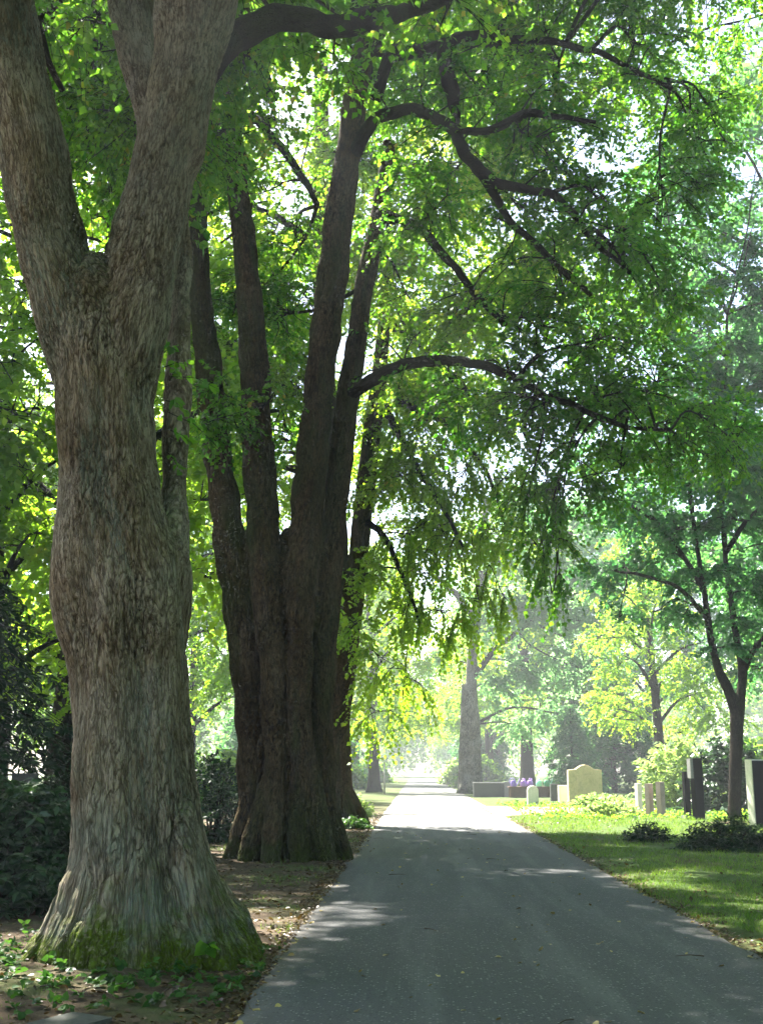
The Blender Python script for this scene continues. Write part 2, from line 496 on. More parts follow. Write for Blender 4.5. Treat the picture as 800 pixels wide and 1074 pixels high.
M = {}
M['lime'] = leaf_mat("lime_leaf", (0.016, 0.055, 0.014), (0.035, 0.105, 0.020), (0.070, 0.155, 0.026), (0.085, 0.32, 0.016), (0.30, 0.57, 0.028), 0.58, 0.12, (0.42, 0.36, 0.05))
M['lime_bright'] = leaf_mat("sunlit_lime_leaf", (0.035, 0.085, 0.014), (0.06, 0.14, 0.02), (0.10, 0.19, 0.028), (0.24, 0.48, 0.02), (0.50, 0.72, 0.045), 0.58, 0.14, (0.42, 0.36, 0.05))  # copy of the lime leaf with sunlight put into its colours
M['wood'] = leaf_mat("woodland_leaf", (0.016, 0.048, 0.016), (0.030, 0.080, 0.020), (0.060, 0.125, 0.026), (0.14, 0.35, 0.025), (0.36, 0.58, 0.04), 0.56, 0.10)
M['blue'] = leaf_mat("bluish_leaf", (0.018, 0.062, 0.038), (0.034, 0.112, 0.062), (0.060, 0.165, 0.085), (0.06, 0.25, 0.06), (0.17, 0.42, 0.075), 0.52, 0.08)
M['teal'] = leaf_mat("hazy_lime_leaf", (0.03, 0.085, 0.045), (0.05, 0.13, 0.065), (0.08, 0.18, 0.085), (0.16, 0.40, 0.13), (0.34, 0.60, 0.19), 0.60, 0.06)  # distance haze put into the leaf colours
M['yew'] = leaf_mat("yew_needle", (0.006, 0.018, 0.010), (0.012, 0.034, 0.016), (0.024, 0.058, 0.022), (0.02, 0.06, 0.015), (0.06, 0.13, 0.02), 0.25, 0.08)
M['rhodo'] = leaf_mat("rhododendron_leaf", (0.007, 0.026, 0.012), (0.016, 0.052, 0.020), (0.035, 0.090, 0.030), (0.02, 0.07, 0.012), (0.06, 0.15, 0.02), 0.22, 0.30)
M['pale'] = leaf_mat("pale_conifer_leaf", (0.06, 0.12, 0.04), (0.11, 0.19, 0.06), (0.22, 0.32, 0.10), (0.30, 0.48, 0.08), (0.55, 0.70, 0.18), 0.52, 0.25)
M['grass'] = leaf_mat("grass_blade", (0.040, 0.088, 0.014), (0.070, 0.140, 0.020), (0.12, 0.19, 0.035), (0.12, 0.26, 0.02), (0.30, 0.46, 0.04), 0.40, 0.25, (0.30, 0.24, 0.08))
M['ivy'] = leaf_mat("ivy_leaf", (0.012, 0.040, 0.010), (0.030, 0.085, 0.018), (0.075, 0.16, 0.035), (0.04, 0.13, 0.012), (0.12, 0.26, 0.03), 0.35, 0.15)
M['fallen'] = leaf_mat("fallen_leaf", (0.05, 0.030, 0.014), (0.15, 0.095, 0.035), (0.42, 0.34, 0.12), (0.08, 0.05, 0.01), (0.3, 0.22, 0.05), 0.20, 0.3)
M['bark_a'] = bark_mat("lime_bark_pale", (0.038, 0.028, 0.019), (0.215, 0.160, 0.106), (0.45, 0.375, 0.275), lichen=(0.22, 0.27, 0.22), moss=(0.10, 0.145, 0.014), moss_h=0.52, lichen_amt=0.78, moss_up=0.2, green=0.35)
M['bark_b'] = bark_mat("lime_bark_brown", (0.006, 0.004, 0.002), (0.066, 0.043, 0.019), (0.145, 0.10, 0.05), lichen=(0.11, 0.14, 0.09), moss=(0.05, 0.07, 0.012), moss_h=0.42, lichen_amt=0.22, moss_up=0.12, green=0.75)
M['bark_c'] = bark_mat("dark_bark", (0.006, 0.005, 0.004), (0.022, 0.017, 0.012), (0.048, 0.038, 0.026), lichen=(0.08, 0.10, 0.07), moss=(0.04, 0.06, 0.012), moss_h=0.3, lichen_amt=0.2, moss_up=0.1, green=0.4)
M['bark_g'] = bark_mat("grey_bark", (0.05, 0.045, 0.038), (0.17, 0.155, 0.125), (0.36, 0.33, 0.27), lichen=(0.22, 0.25, 0.20), moss=(0.06, 0.09, 0.02), moss_h=0.5, lichen_amt=0.4, moss_up=0.1)
M['black_stone'] = stone_mat("polished_black_granite", (0.010, 0.010, 0.011), 0.3, 30, 0.5, (0.02, 0.022, 0.016), 0.2, 0.08)
M['grey_stone'] = stone_mat("grey_granite", (0.23, 0.23, 0.225), 0.25, 26, 0.75)
M['pale_stone'] = stone_mat("pale_limestone", (0.72, 0.69, 0.61), 0.10, 16, 0.8, (0.25, 0.25, 0.17), 0.3)
M['tan_stone'] = stone_mat("tan_sandstone", (0.64, 0.51, 0.30), 0.12, 14, 0.85, (0.12, 0.11, 0.05), 0.35)
M['pink_stone'] = stone_mat("rosy_granite", (0.36, 0.28, 0.27), 0.2, 30, 0.6)
M['dark_stone'] = stone_mat("weathered_dark_stone", (0.085, 0.088, 0.085), 0.25, 20, 0.8)
M['brown_stone'] = stone_mat("rusty_brown_stone", (0.085, 0.058, 0.042), 0.25, 18, 0.8)
M['kerb'] = stone_mat('mossy_kerb', (0.075, 0.078, 0.07), 0.25, 20, 0.9, (0.03, 0.035, 0.02), .6)
M['timber'] = stone_mat("weathered_reddish_timber", (0.17, 0.105, 0.085), 0.2, 20, 0.8)
M['purple'] = plain_mat("purple_plastic", (0.23, 0.15, 0.55), 0.4)
M['violet'] = plain_mat("violet_plastic", (0.33, 0.17, 0.58), 0.4)
M['mint'] = plain_mat("mint_plastic", (0.38, 0.78, 0.62), 0.4)
M['green_p'] = plain_mat("green_plastic", (0.06, 0.24, 0.15), 0.4)
M['post'] = plain_mat("weathered_pale_paint", (0.46, 0.42, 0.36), 0.6)
M['white'] = plain_mat("white_paint", (0.78, 0.76, 0.74), 0.5)
M['roofing'] = plain_mat("grey_felt", (0.30, 0.27, 0.27), 0.8)

# ------------------------------------------------------------------ ground and road
ROAD_L, ROAD_R = -1.25, 2.98

def grid_sheet(name, xs, ys, zf, mat, kind='structure', label=None, cat=None):
    X, Y = np.meshgrid(xs, ys)
    Z = zf(X, Y)
    v = np.stack([X, Y, Z], -1).reshape(-1, 3)
    nx, ny = len(xs), len(ys)
    i = np.arange(ny - 1)[:, None] * nx + np.arange(nx - 1)[None]
    f = np.stack([i, i + 1, i + nx + 1, i + nx], -1).reshape(-1, 4)
    o = link(name, raw_mesh(name, v, [f], None, None, True), mat)
    return tag(o, label, cat, None, kind)

def ground_z(X, Y):
    p = np.stack([np.ravel(X), np.ravel(Y), np.zeros(np.size(X))], 1)
    n = fbm(p * 0.55, 3).reshape(np.shape(X)) * 0.05 + noise(p * 2.7 + 4).reshape(np.shape(X)) * 0.012
    d = np.maximum(np.maximum(ROAD_L - X, X - ROAD_R), 0)
    k = np.clip(d / 1.2, 0, 1)
    z = n * k + 0.02 * k
    z = np.where((X > ROAD_L - 0.03) & (X < ROAD_R + 0.03), -0.03, z - 0.004 * (d < 0.3))
    # gentle swell under the old tree roots and the planted bank on the right
    z = z + 0.10 * np.exp(-(((X + 2.3) / 1.5) ** 2 + ((Y - 10.3) / 1.5) ** 2)) * k
    return z

m, nt, N, Lk = new_mat("earth_and_turf")
oc = objcoord(nt)
x_, y_ = sepz(nt, oc, 0), sepz(nt, oc, 1)
n1 = nz(nt, oc, 0.7, 5, 0.6, 0.3); n2 = nz(nt, oc, 9, 5, 0.7); n3 = nz(nt, oc, 60, 3, 0.7)
soil = ramp(nt, n2, [(0.3, (0.035, 0.024, 0.015)), (0.55, (0.085, 0.060, 0.038)), (0.75, (0.15, 0.11, 0.07))])
soil = mixc(nt, maprange(nt, n3, 0.45, 0.7, 0, 0.6), soil, (0.05, 0.035, 0.022))
turf = ramp(nt, n3, [(0.3, (0.030, 0.055, 0.012)), (0.7, (0.075, 0.125, 0.022))])
turf = mixc(nt, maprange(nt, n2, 0.5, 0.7, 0, 0.5), turf, (0.07, 0.06, 0.03))
right = maprange(nt, x_, 2.6, 3.4)
far = maprange(nt, y_, 36, 60, 0, 0.75)
tm = math_(nt, 'MAXIMUM', math_(nt, 'MULTIPLY', right, maprange(nt, n1, 0.34, 0.46)), math_(nt, 'MULTIPLY', maprange(nt, n1, 0.5, 0.62), 0.6))
tm = math_(nt, 'MAXIMUM', tm, far)
finish(nt, mixc(nt, tm, soil, turf), 0.95, math_(nt, 'ADD', n2, n3), 0.6, 0.03, 0.15)
M['ground'] = m

m, nt, N, Lk = new_mat("worn_asphalt")
oc = objcoord(nt)
g1 = nz(nt, oc, 160, 3, 0.7); g2 = nz(nt, oc, 1.1, 5, 0.62, 0.4); g3 = nz(nt, oc, 11, 5, 0.65)
mp = N('ShaderNodeMapping'); mp.inputs['Scale'].default_value = (1.4, 0.12, 1); Lk(oc, mp.inputs[0])
g4 = nz(nt, mp.outputs[0], 1.3, 4, 0.6, 0.2)
col = ramp(nt, g1, [(0.28, (0.028, 0.029, 0.031)), (0.5, (0.057, 0.058, 0.062)), (0.74, (0.130, 0.130, 0.134))])
g5 = nz(nt, oc, 38, 4, 0.75); g6 = nz(nt, oc, 4.2, 5, 0.7, .6)
col = mixc(nt, maprange(nt, g5, .50, .68, 0, .55), col, (0.045, 0.047, 0.05))
col = mixc(nt, maprange(nt, g6, .54, .66, 0, .45), col, (0.06, 0.062, 0.062))
col = mixc(nt, maprange(nt, g2, 0.42, 0.68, 0, 0.5), col, (0.062, 0.064, 0.066))
col = mixc(nt, maprange(nt, g4, 0.48, 0.70, 0, 0.35), col, (0.20, 0.198, 0.19))
sp = N('ShaderNodeTexVoronoi'); sp.inputs['Scale'].default_value = 42; Lk(oc, sp.inputs['Vector'])
spr = N('ShaderNodeSeparateColor'); Lk(sp.outputs['Color'], spr.inputs[0])
spm = math_(nt, 'MULTIPLY', maprange(nt, spr.outputs[0], .80, .92), maprange(nt, sp.outputs['Distance'], .5, .25))
col = mixc(nt, math_(nt, 'MULTIPLY', spm, .75), col, (0.30, 0.29, 0.27))
spd = math_(nt, 'MULTIPLY', maprange(nt, spr.outputs[1], .82, .92), maprange(nt, sp.outputs['Distance'], .55, .3))
col = mixc(nt, math_(nt, 'MULTIPLY', spd, .8), col, (0.025, 0.026, 0.028))
sunlit_pale = math_(nt, 'MULTIPLY', math_(nt, 'MULTIPLY', maprange(nt, sepz(nt, oc, 1), 31, 39), maprange(nt, sepz(nt, oc, 1), 84, 66)), maprange(nt, g2, .30, .55, .5, .9))
col = mixc(nt, sunlit_pale, col, (0.27, 0.25, 0.22))  # sunlit stretch of the road brightened in the colour
edge = math_(nt, 'ABSOLUTE', math_(nt, 'SUBTRACT', sepz(nt, oc, 0), 0.5 * (ROAD_L + ROAD_R)))
em = math_(nt, 'MULTIPLY', maprange(nt, edge, 1.75, 2.1), maprange(nt, g3, 0.40, 0.60), clamp=True)
col = mixc(nt, math_(nt, 'MULTIPLY', em, 0.75), col, (0.075, 0.062, 0.045))
vo = N('ShaderNodeTexVoronoi'); vo.feature = 'DISTANCE_TO_EDGE'; vo.inputs['Scale'].default_value = 0.42
wv = N('ShaderNodeTexNoise'); wv.inputs['Scale'].default_value = 1.6; wv.inputs['Detail'].default_value = 5; Lk(oc, wv.inputs['Vector'])
Lk(mixc(nt, 0.32, oc, wv.outputs['Color']), vo.inputs['Vector'])
ck = math_(nt, 'MULTIPLY', maprange(nt, vo.outputs['Distance'], 0.006, 0.0), maprange(nt, g2, 0.5, 0.6))
col = mixc(nt, math_(nt, 'MULTIPLY', ck, 0.6), col, (0.03, 0.03, 0.03))
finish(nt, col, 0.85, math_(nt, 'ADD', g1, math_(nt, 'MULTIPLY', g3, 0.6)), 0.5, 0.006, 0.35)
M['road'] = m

def spread(a, b, n, fine0, fine1, nf):
    return np.unique(np.concatenate([np.linspace(a, b, n), np.linspace(fine0, fine1, nf)]))

xs = np.unique(np.round(np.concatenate([np.linspace(-260, 260, 66), np.linspace(-14, 16, 151), [ROAD_L - 0.03, ROAD_R + 0.03, ROAD_L - 0.15, ROAD_R + 0.15]]), 3))
ys = np.unique(np.round(np.concatenate([np.linspace(-60, 330, 66), np.linspace(-4, 60, 257)]), 3))
grid_sheet("ground", xs, ys, ground_z, M['ground'])

# road sheet with a worn, uneven edge and a slight camber
ysr = np.unique(np.concatenate([np.arange(-30, 60, 0.12), np.arange(60, 186, 1.5)]))
tx = np.array([0, 0.015, 0.06, 0.15, 0.3, 0.5, 0.7, 0.85, 0.94, 0.985, 1.0])
p0 = np.stack([np.zeros_like(ysr), ysr, np.zeros_like(ysr)], 1)
eL = ROAD_L - 0.02 + 0.16 * fbm(p0 * 0.8, 4) + 0.03 * noise(p0 * 5)
eR = ROAD_R + 0.02 + 0.12 * fbm(p0 * 0.8 + 50, 4) + 0.03 * noise(p0 * 5 + 9)
Xr = eL[:, None] + (eR - eL)[:, None] * tx[None]
Zr = 0.035 - 0.03 * np.abs(tx * 2 - 1)[None] ** 2 + 0.0 * Xr
Zr[:, 0] = -0.035; Zr[:, -1] = -0.035
v = np.stack([Xr, np.repeat(ysr[:, None], len(tx), 1), Zr], -1).reshape(-1, 3)
nx = len(tx); i = np.arange(len(ysr) - 1)[:, None] * nx + np.arange(nx - 1)[None]
f = np.stack([i, i + 1, i + nx + 1, i + nx], -1).reshape(-1, 4)
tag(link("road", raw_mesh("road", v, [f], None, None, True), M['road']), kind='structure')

m, nt, N, Lk = new_mat("pale_gravel")
oc = objcoord(nt)
a_ = nz(nt, oc, 55, 4, 0.7); b_ = nz(nt, oc, 2.2, 5, 0.6)
finish(nt, mixc(nt, maprange(nt, b_, .45, .7, 0, .5), ramp(nt, a_, [(.3, (.20, .18, .15)), (.7, (.44, .41, .36))]), (.16, .13, .09)), .9, a_, .5, .01, .2)
yy = np.arange(0, 1.001, .02); cxp = 2.6 + 14 * yy; cyp = 44.5 + 1.6 * np.sin(yy * 2.6) - 1.2 * yy
wd = 4.6 - 2.8 * np.clip(yy * 3.2, 0, 1)
wob = .15 * noise(np.stack([cxp, cyp, cyp * 0], 1))
rows = np.stack([np.stack([cxp, cyp + k * wd + wob, np.full_like(cxp, .05 + ground_z(cxp, cyp).max() * .5) - (.09 if abs(k) == 1 else 0)], 1) for k in (-1, -.9, 0, .9, 1)], 1).reshape(-1, 3)
i_ = np.arange(len(yy) - 1)[:, None] * 5 + np.arange(4)[None]
tag(link("side_path", raw_mesh("side_path", rows, [np.stack([i_, i_ + 5, i_ + 6, i_ + 1], -1).reshape(-1, 4)], None, None, True), m), kind='structure')

# ------------------------------------------------------------------ the great forked lime in front
def pads_px(lst):
    out = []
    for e in lst:
        px, py, Y, r = e[:4]
        d = dict(c=P(px, py, Y), r=(r * 1.15, r * 1.15, r * 0.8) if not hasattr(r, '__len__') else r)
        if len(e) > 4: d.update(e[4])
        out.append(d)
    return out

def wobble(p, r, amp, seed):
    t = np.concatenate([[0], np.cumsum(np.linalg.norm(np.diff(p, axis=0), axis=1))])
    o = np.stack([t * 0, t * 0, t * 0], 1)
    for k in range(3):
        o[:, k] = noise(np.stack([t * .9, t * 0 + seed * 3.7 + k * 11, t * 0], 1)) + .45 * noise(np.stack([t * 2.6, t * 0 + seed * 5.1 + k * 7, t * 0], 1))
    q = p + o * amp * np.minimum(1, t / .8)[:, None]
    return q, r * (1 + .16 * noise(np.stack([t * 2.1, t * 0 + seed, t * 0 + 3], 1)))

def limb_nodes(stems, zmin):
    a = np.concatenate([p for p, r in stems]); b = np.concatenate([r for p, r in stems])
    k = a[:, 2] > zmin
    return a[k], b[k]

def build_tree(name, label, cat, base, stems, limbs, pads, leafmat, barkmat, voxel, group=None, trunk_kw={}, fol_kw={}, seed=1, extra_shoots=None, leafpart='crown', shoot=0.0):
    rg = np.random.default_rng(seed)
    base = np.array(base, float)
    root = thing(name, label, cat, tuple(base), group)
    link("trunk", fused("trunk", stems, voxel, base, seed=seed, **trunk_kw), barkmat, root)
    lm, fm = MB(), MB()
    wl = []
    for i_, (p, r) in enumerate(limbs):
        p = catmull(p[::2] if len(p) > 8 else p, 4); r = np.interp(np.linspace(0, 1, len(p)), np.linspace(0, 1, len(r)), r)
        p, r = wobble(p, r, min(.10, .9 * float(r.mean())), seed * 10 + i_)
        tube(lm, p, r, 10); wl.append((p, r))
        L_ = float(np.linalg.norm(np.diff(p, axis=0), axis=1).sum()); m_ = int(L_ * shoot)
        if m_:
            k_ = rg.integers(len(p) // 5, len(p), m_)
            D_ = rg.normal(size=(m_, 3)) + np.array([0, 0, .1])
            sprays(rg, fm, lm, p[k_], D_, rg.uniform(.25, .6, m_), 8, fol_kw.get('leaf', .1), fol_kw.get('tpl', KITE))
            for q_, d_ in zip(k_[::2], nrm(rg.normal(size=(m_, 3)) * np.array([1, 1, .7]) + np.array([0, 0, .15]))[::2]):
                l_ = rg.uniform(.5, 1.3); a_ = p[q_]; e_ = a_ + d_ * l_
                tw = catmull([a_, a_ + d_ * l_ * .5 + rg.normal(size=3) * .08, e_ + np.array([0, 0, -.12])], 3)
                tube(lm, tw, np.linspace(.02, .006, len(tw)), 5, cap=False)
                sprays(rg, fm, lm, tw[2:], nrm(rg.normal(size=(len(tw) - 2, 3)) * .7 + d_), np.full(len(tw) - 2, .45), 9, fol_kw.get('leaf', .1), fol_kw.get('tpl', KITE))
    limbs = wl
    nodes, nr = limb_nodes(stems + limbs, 3.0)
    if extra_shoots:
        O, D, LL, lf, nl = extra_shoots
        sprays(rg, fm, lm, O, D, LL, nl, lf, HEART, hang=0.6)
    foliage(rg, fm, lm, nodes, nr, pads, **fol_kw)
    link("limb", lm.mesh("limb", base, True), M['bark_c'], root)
    link(leafpart, fm.mesh(leafpart, base), leafmat, root)
    print(name, 'leaf verts', fm.n)
    return root

def flare(base_pt, ang, h, reach, r0, r1, inner=0.35):
    a = np.array([math.cos(ang), math.sin(ang), 0])
    p = [base_pt + a * inner + np.array([0, 0, h]), base_pt + a * (inner + 0.35 * (reach - inner)) + np.array([0, 0, 0.42 * h]), base_pt + a * reach + np.array([0, 0, -0.12])]
    q = catmull(p, 5)
    t = np.linspace(0, 1, len(q))
    return q, np.interp(t, [0, .35, .7, 1], [.05, r0 * .8, r0, r1])

Y1 = 10.25
b1 = np.array([P(148, 1010, Y1)[0], Y1, 0.0])
T1 = [px_stem([(150, 1040, Y1, 80), (148, 960, Y1, 78), (146, 900, Y1, 70), (143, 850, Y1, 65), (141, 800, Y1, 63), (138, 750, Y1, 61), (134, 700, Y1, 60), (128, 650, Y1, 58), (123, 600, Y1, 58),
               (118, 560, Y1, 56), (115, 500, Y1, 50), (111, 450, Y1, 49), (108, 400, Y1, 48), (103, 350, Y1, 46), (101, 310, Y1, 38), (100, 275, Y1, 22)]),
      px_stem([(110, 520, Y1, 12), (98, 430, Y1, 30), (80, 360, Y1, 36), (66, 300, Y1 - .05, 35), (54, 250, Y1 - .1, 35), (32, 150, Y1 - .2, 35), (20, 100, Y1 - .3, 35), (3, 0, Y1 - .5, 32), (-20, -120, Y1 - .8, 29), (-60, -300, Y1 - 1.2, 22)]),
      px_stem([(112, 540, Y1, 12), (121, 430, Y1, 34), (135, 350, Y1, 40), (146, 300, Y1, 37), (154, 250, Y1, 35), (178, 150, Y1, 33), (189, 100, Y1, 34), (199, 50, Y1, 36), (206, 0, Y1, 41), (222, -90, Y1, 34), (236, -200, Y1 + .2, 30), (250, -340, Y1 + .4, 22)]),
      px_stem([(140, 800, Y1 + .1, 20), (152, 700, Y1 + .2, 36), (164, 630, Y1 + .25, 36), (174, 580, Y1 + .25, 26), (183, 520, Y1 + .3, 14), (185, 450, Y1 + .4, 12), (187, 380, Y1 + .5, 12), (188, 300, Y1 + .7, 12), (181, 230, Y1 + .9, 15), (167, 150, Y1 + 1.1, 18), (148, 60, Y1 + 1.3, 23), (138, 0, Y1 + 1.4, 25), (120, -120, Y1 + 1.6, 22)])]
for ang, h, reach, r0, r1 in ((-2.95, 1.3, .98, 0.22, 0.19), (-2.62, 1.7, .95, 0.22, 0.2), (-2.3, 2.1, 0.90, 0.24, 0.2), (-1.95, 1.5, 0.84, 0.25, 0.22), (-1.62, 1.8, 0.80, 0.25, 0.22), (-1.3, 2.2, 0.86, 0.24, 0.21),
                              (-0.98, 1.6, .90, 0.25, 0.22), (-0.62, 2.4, 1.0, 0.25, 0.2), (-0.2, 1.7, 1.0, 0.24, 0.2), (0.3, 1.2, 0.95, 0.3, 0.2), (1.2, 1.2, 1.0, 0.3, 0.2), (2.2, 1.2, 1.0, 0.3, 0.2), (2.9, 1.0, 0.95, 0.25, 0.2)):
    T1.append(flare(b1, ang, h * .62, reach * .97, r0 * .95, r1 * .95))
def bumps(lst, base):
    c = np.array([P(a, b, y) for a, b, y, _, _, _ in lst]) - base
    sx = np.array([e[3] for e in lst]); sz = np.array([e[4] for e in lst]); am = np.array([e[5] for e in lst])
    def fn(co):
        out = np.zeros(len(co))
        for k in range(len(lst)):
            d = co - c[k]
            out += am[k] * np.exp(-.5 * ((d[:, 0] ** 2 + d[:, 1] ** 2) / sx[k] ** 2 + d[:, 2] ** 2 / sz[k] ** 2))
        th = np.stack([np.cos(np.arctan2(co[:, 1], co[:, 0])) * 2.1, np.sin(np.arctan2(co[:, 1], co[:, 0])) * 2.1, co[:, 2] * .28], 1)
        fade = np.exp(-np.maximum(co[:, 2] - .5, 0) / 1.3)
        rib = noise(th * 1.25 + 40)
        return out + fade * .05 * fbm(co * np.array([4.2, 4.2, 2.6]) + 21, 3) + fade * (.085 * rib + .03 * noise(th * 3.1 + 7) - .05 * np.maximum(0, .35 - np.abs(rib)))
    return fn
BUMP1 = bumps([(74, 630, Y1 - .1, .22, .40, .10), (196, 640, Y1 - .2, .20, .55, .10), (190, 570, Y1 - .1, .16, .25, .07), (205, 850, Y1 - .5, .22, .36, .12), (100, 840, Y1 - .6, .20, .50, .10), (157, 690, Y1 - .6, .12, .25, -.07), (132, 800, Y1 - .65, .10, .5, -.07),
               (172, 850, Y1 - .6, .09, .45, -.08), (150, 520, Y1 - .45, .14, .22, .04), (105, 480, Y1 - .4, .07, .9, -.05), (100, 930, Y1 - .8, .25, .3, .06), (88, 300, Y1 - .3, .1, .3, .05), (212, 165, Y1, .10, .15, .07), (148, 610, Y1 - .55, .2, .3, .03), (120, 700, Y1 - .6, .07, .12, .035), (165, 760, Y1 - .6, .06, .10, .04), (135, 560, Y1 - .5, .06, .08, .03), (60, 260, Y1 - .4, .06, .1, .03), (160, 230, Y1 - .4, .05, .09, .03), (95, 400, Y1 - .4, .06, .09, -.03), (185, 120, Y1 - .3, .05, .08, .03)], b1)
L1 = [px_stem([(214, 75, Y1 + .1, 18), (240, 45, Y1 + .4, 17), (265, 30, Y1 + .7, 15), (290, 24, Y1 + 1.0, 14), (325, 24, Y1 + 1.3, 12.5), (355, 26, Y1 + 1.6, 12), (385, 20, Y1 + 1.9, 11.5), (420, 12, Y1 + 2.2, 9), (465, -2, Y1 + 2.6, 7), (520, -40, Y1 + 3, 5)]),
      px_stem([(358, 26, Y1 + 1.6, 8), (372, 10, Y1 + 1.8, 6), (380, -30, Y1 + 2.1, 5)]),
      px_stem([(35, 30, Y1 + .2, 6), (48, 60, Y1 + .8, 4), (66, 95, Y1 + 1.2, 3)])]
# wide limbs above the picture
for x, y, z, x2, y2, z2 in ((-2.2, 10.3, 11.5, 1.8, 8.0, 13.5), (-4.2, 9.2, 10.8, -7, 8, 14.5), (-2.4, 10.6, 12.0, -3.5, 14.5, 15.5), (-2.2, 10.4, 11.0, -0.5, 13, 14.5), (-2.4, 10.2, 12.0, -2.5, 6.5, 15)):
    p = catmull([(x, y, z), ((x + x2) / 2, (y + y2) / 2, (z + z2) / 2 + .6), (x2, y2, z2)], 5); L1.append((p, np.linspace(0.16, 0.05, len(p))))
PAD1 = [dict(c=c, r=(2.3, 2.3, 1.5)) for c in ((1.9, 7.4, 13.4), (-1.2, 7.0, 14.6), (-4.5, 7.2, 14.5), (-7.2, 8.6, 14.2), (-6.8, 12.0, 13.4), (-4.6, 13.4, 14.4), (-3.4, 15.2, 15.2), (-0.6, 13.8, 14.6), (1.3, 11.4, 14.2), (-2.2, 10.4, 16.6), (-5.4, 10.2, 17), (0.4, 9.2, 16),
                                               (3.6, 9.6, 13.2), (3.4, 13.4, 14.4), (-8.2, 15.0, 13.0), (-6.6, 16.4, 14.8))]
PAD1 += [dict(c=c, r=(2.6, 2.6, 1.3)) for c in ((-5.5, 4.5, 10.5), (-2.4, 3.6, 11.2), (1.0, 3.8, 11), (4.0, 5.2, 11.4), (-8.5, 5.5, 11.5), (-4.2, 1.0, 10.2), (-.6, .4, 10.6), (2.8, 1.4, 10.2), (6.2, 8, 12.2), (-9.5, 10.5, 12), (-6.8, 1.8, 9.5), (5.6, 3.4, 10.4))]
PAD1 += [dict(c=c, r=(2.0, 2.0, 1.3)) for c in ((-5.5, 18.5, 12.6), (-6.9, 20, 14.5), (-5.2, 16.3, 12), (-3.9, 15.2, 11.2), (-7.8, 18, 13), (-6.4, 14.2, 11.6), (-2.6, 14.4, 12.2), (-3.6, 17.6, 13.4))]
PAD1 += pads_px([(300, -20, 11.8, .7), (400, 20, 12.4, .6, dict(dens=.7)), (470, 5, 13.2, .8), (350, 55, 12.3, .35, dict(dens=.6)), (40, 15, 11.2, .45), (75, 20, 11.6, .5, dict(dens=.8)), (255, -20, 11.4, .6)])
# water shoots on the right flank, and leaves hanging in front of the fork behind
so = [(172, 385, 10.05), (174, 420, 10.05), (176, 450, 10.1), (178, 400, 10.15), (176, 475, 10.1), (178, 395, 10.1), (172, 370, 10.1), (176, 432, 10.0), (205, 235, 10.4), (200, 250, 10.4), (215, 990, 9.3)]
sd = [(0.7, -.2, .35), (0.6, -.4, -.1), (.7, .1, -.1), (.3, -.5, .5), (.4, -.3, -.3), (1, -.2, .1), (.5, -.4, .4), (1, -.3, -.3), (.4, -.2, -.2), (.5, 0, -.1), (.6, -.8, 0.3)]
sl = [.30, .30, .25, .25, .22, .55, .2, .6, .16, .14, .12]
SH1 = (np.array([P(*q) for q in so]), np.array(sd, float), np.array(sl), .105, 7)
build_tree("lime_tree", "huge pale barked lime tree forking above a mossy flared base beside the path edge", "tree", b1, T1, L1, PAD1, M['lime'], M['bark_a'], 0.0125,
           "old lime trees of the avenue", dict(bark_amp=0.017, lump=0.055, smooth_it=7, flute=BUMP1), dict(L=.6, nl=12, leaf=.11, spacing=.5, tpl=KITE), 3, SH1)

# ------------------------------------------------------------------ the many stemmed lime behind it
Y2 = 21.4
_ws = [0]
def T2S(st):
    _ws[0] += 1
    p, r = px_stem([(a, b, c, d * (.87 if b < 560 else .96)) for a, b, c, d in st])
    return wobble(p, r, .038, _ws[0])
b2 = np.array([P(300, 900, Y2)[0], Y2, 0.0])
T2 = [T2S([(266, 905, Y2, 20), (265, 850, Y2, 16), (263, 780, Y2, 15.5), (258, 700, Y2, 16), (249, 620, Y2, 17), (241, 560, Y2, 18), (232, 500, Y2, 17), (224, 440, Y2, 16), (217, 370, Y2 - .1, 15), (210, 300, Y2 - .2, 13), (205, 200, Y2 - .3, 12), (200, 100, Y2 - .4, 11), (190, -40, Y2 - .5, 8)]),
      T2S([(292, 905, Y2 - .5, 18), (291, 850, Y2 - .5, 13), (289, 780, Y2 - .5, 13), (285, 700, Y2 - .45, 14.5), (279, 620, Y2 - .2, 17), (275, 540, Y2, 20), (270, 470, Y2, 19), (267, 400, Y2, 17), (263, 330, Y2, 16), (256, 250, Y2, 14), (248, 180, Y2, 12.5), (240, 100, Y2, 11), (236, 20, Y2, 10), (232, -80, Y2, 7)]),
      T2S([(319, 905, Y2 - .5, 18), (317, 850, Y2 - .5, 13), (315, 780, Y2 - .5, 13), (315, 700, Y2 - .4, 14), (317, 620, Y2 - .1, 17), (322, 540, Y2, 20), (328, 470, Y2, 19), (336, 400, Y2, 18), (342, 340, Y2, 18), (350, 280, Y2, 18), (358, 210, Y2, 16.5), (366, 150, Y2, 15), (376, 80, Y2, 14), (390, 10, Y2, 12), (405, -70, Y2, 8)]),
      T2S([(341, 905, Y2, 18), (340, 850, Y2, 14), (338, 780, Y2, 13), (339, 700, Y2, 13.5), (344, 620, Y2 + .2, 14.5), (350, 540, Y2 + .4, 15), (359, 470, Y2 + .5, 14), (368, 400, Y2 + .6, 13), (376, 340, Y2 + .7, 12), (386, 280, Y2 + .8, 11), (398, 220, Y2 + .9, 9), (408, 150, Y2 + 1, 7)]),
      T2S([(302, 905, Y2 + .4, 34), (302, 800, Y2 + .4, 30), (302, 700, Y2 + .35, 30), (302, 640, Y2 + .25, 28), (303, 590, Y2 + .25, 22), (305, 555, Y2 + .3, 8)])]
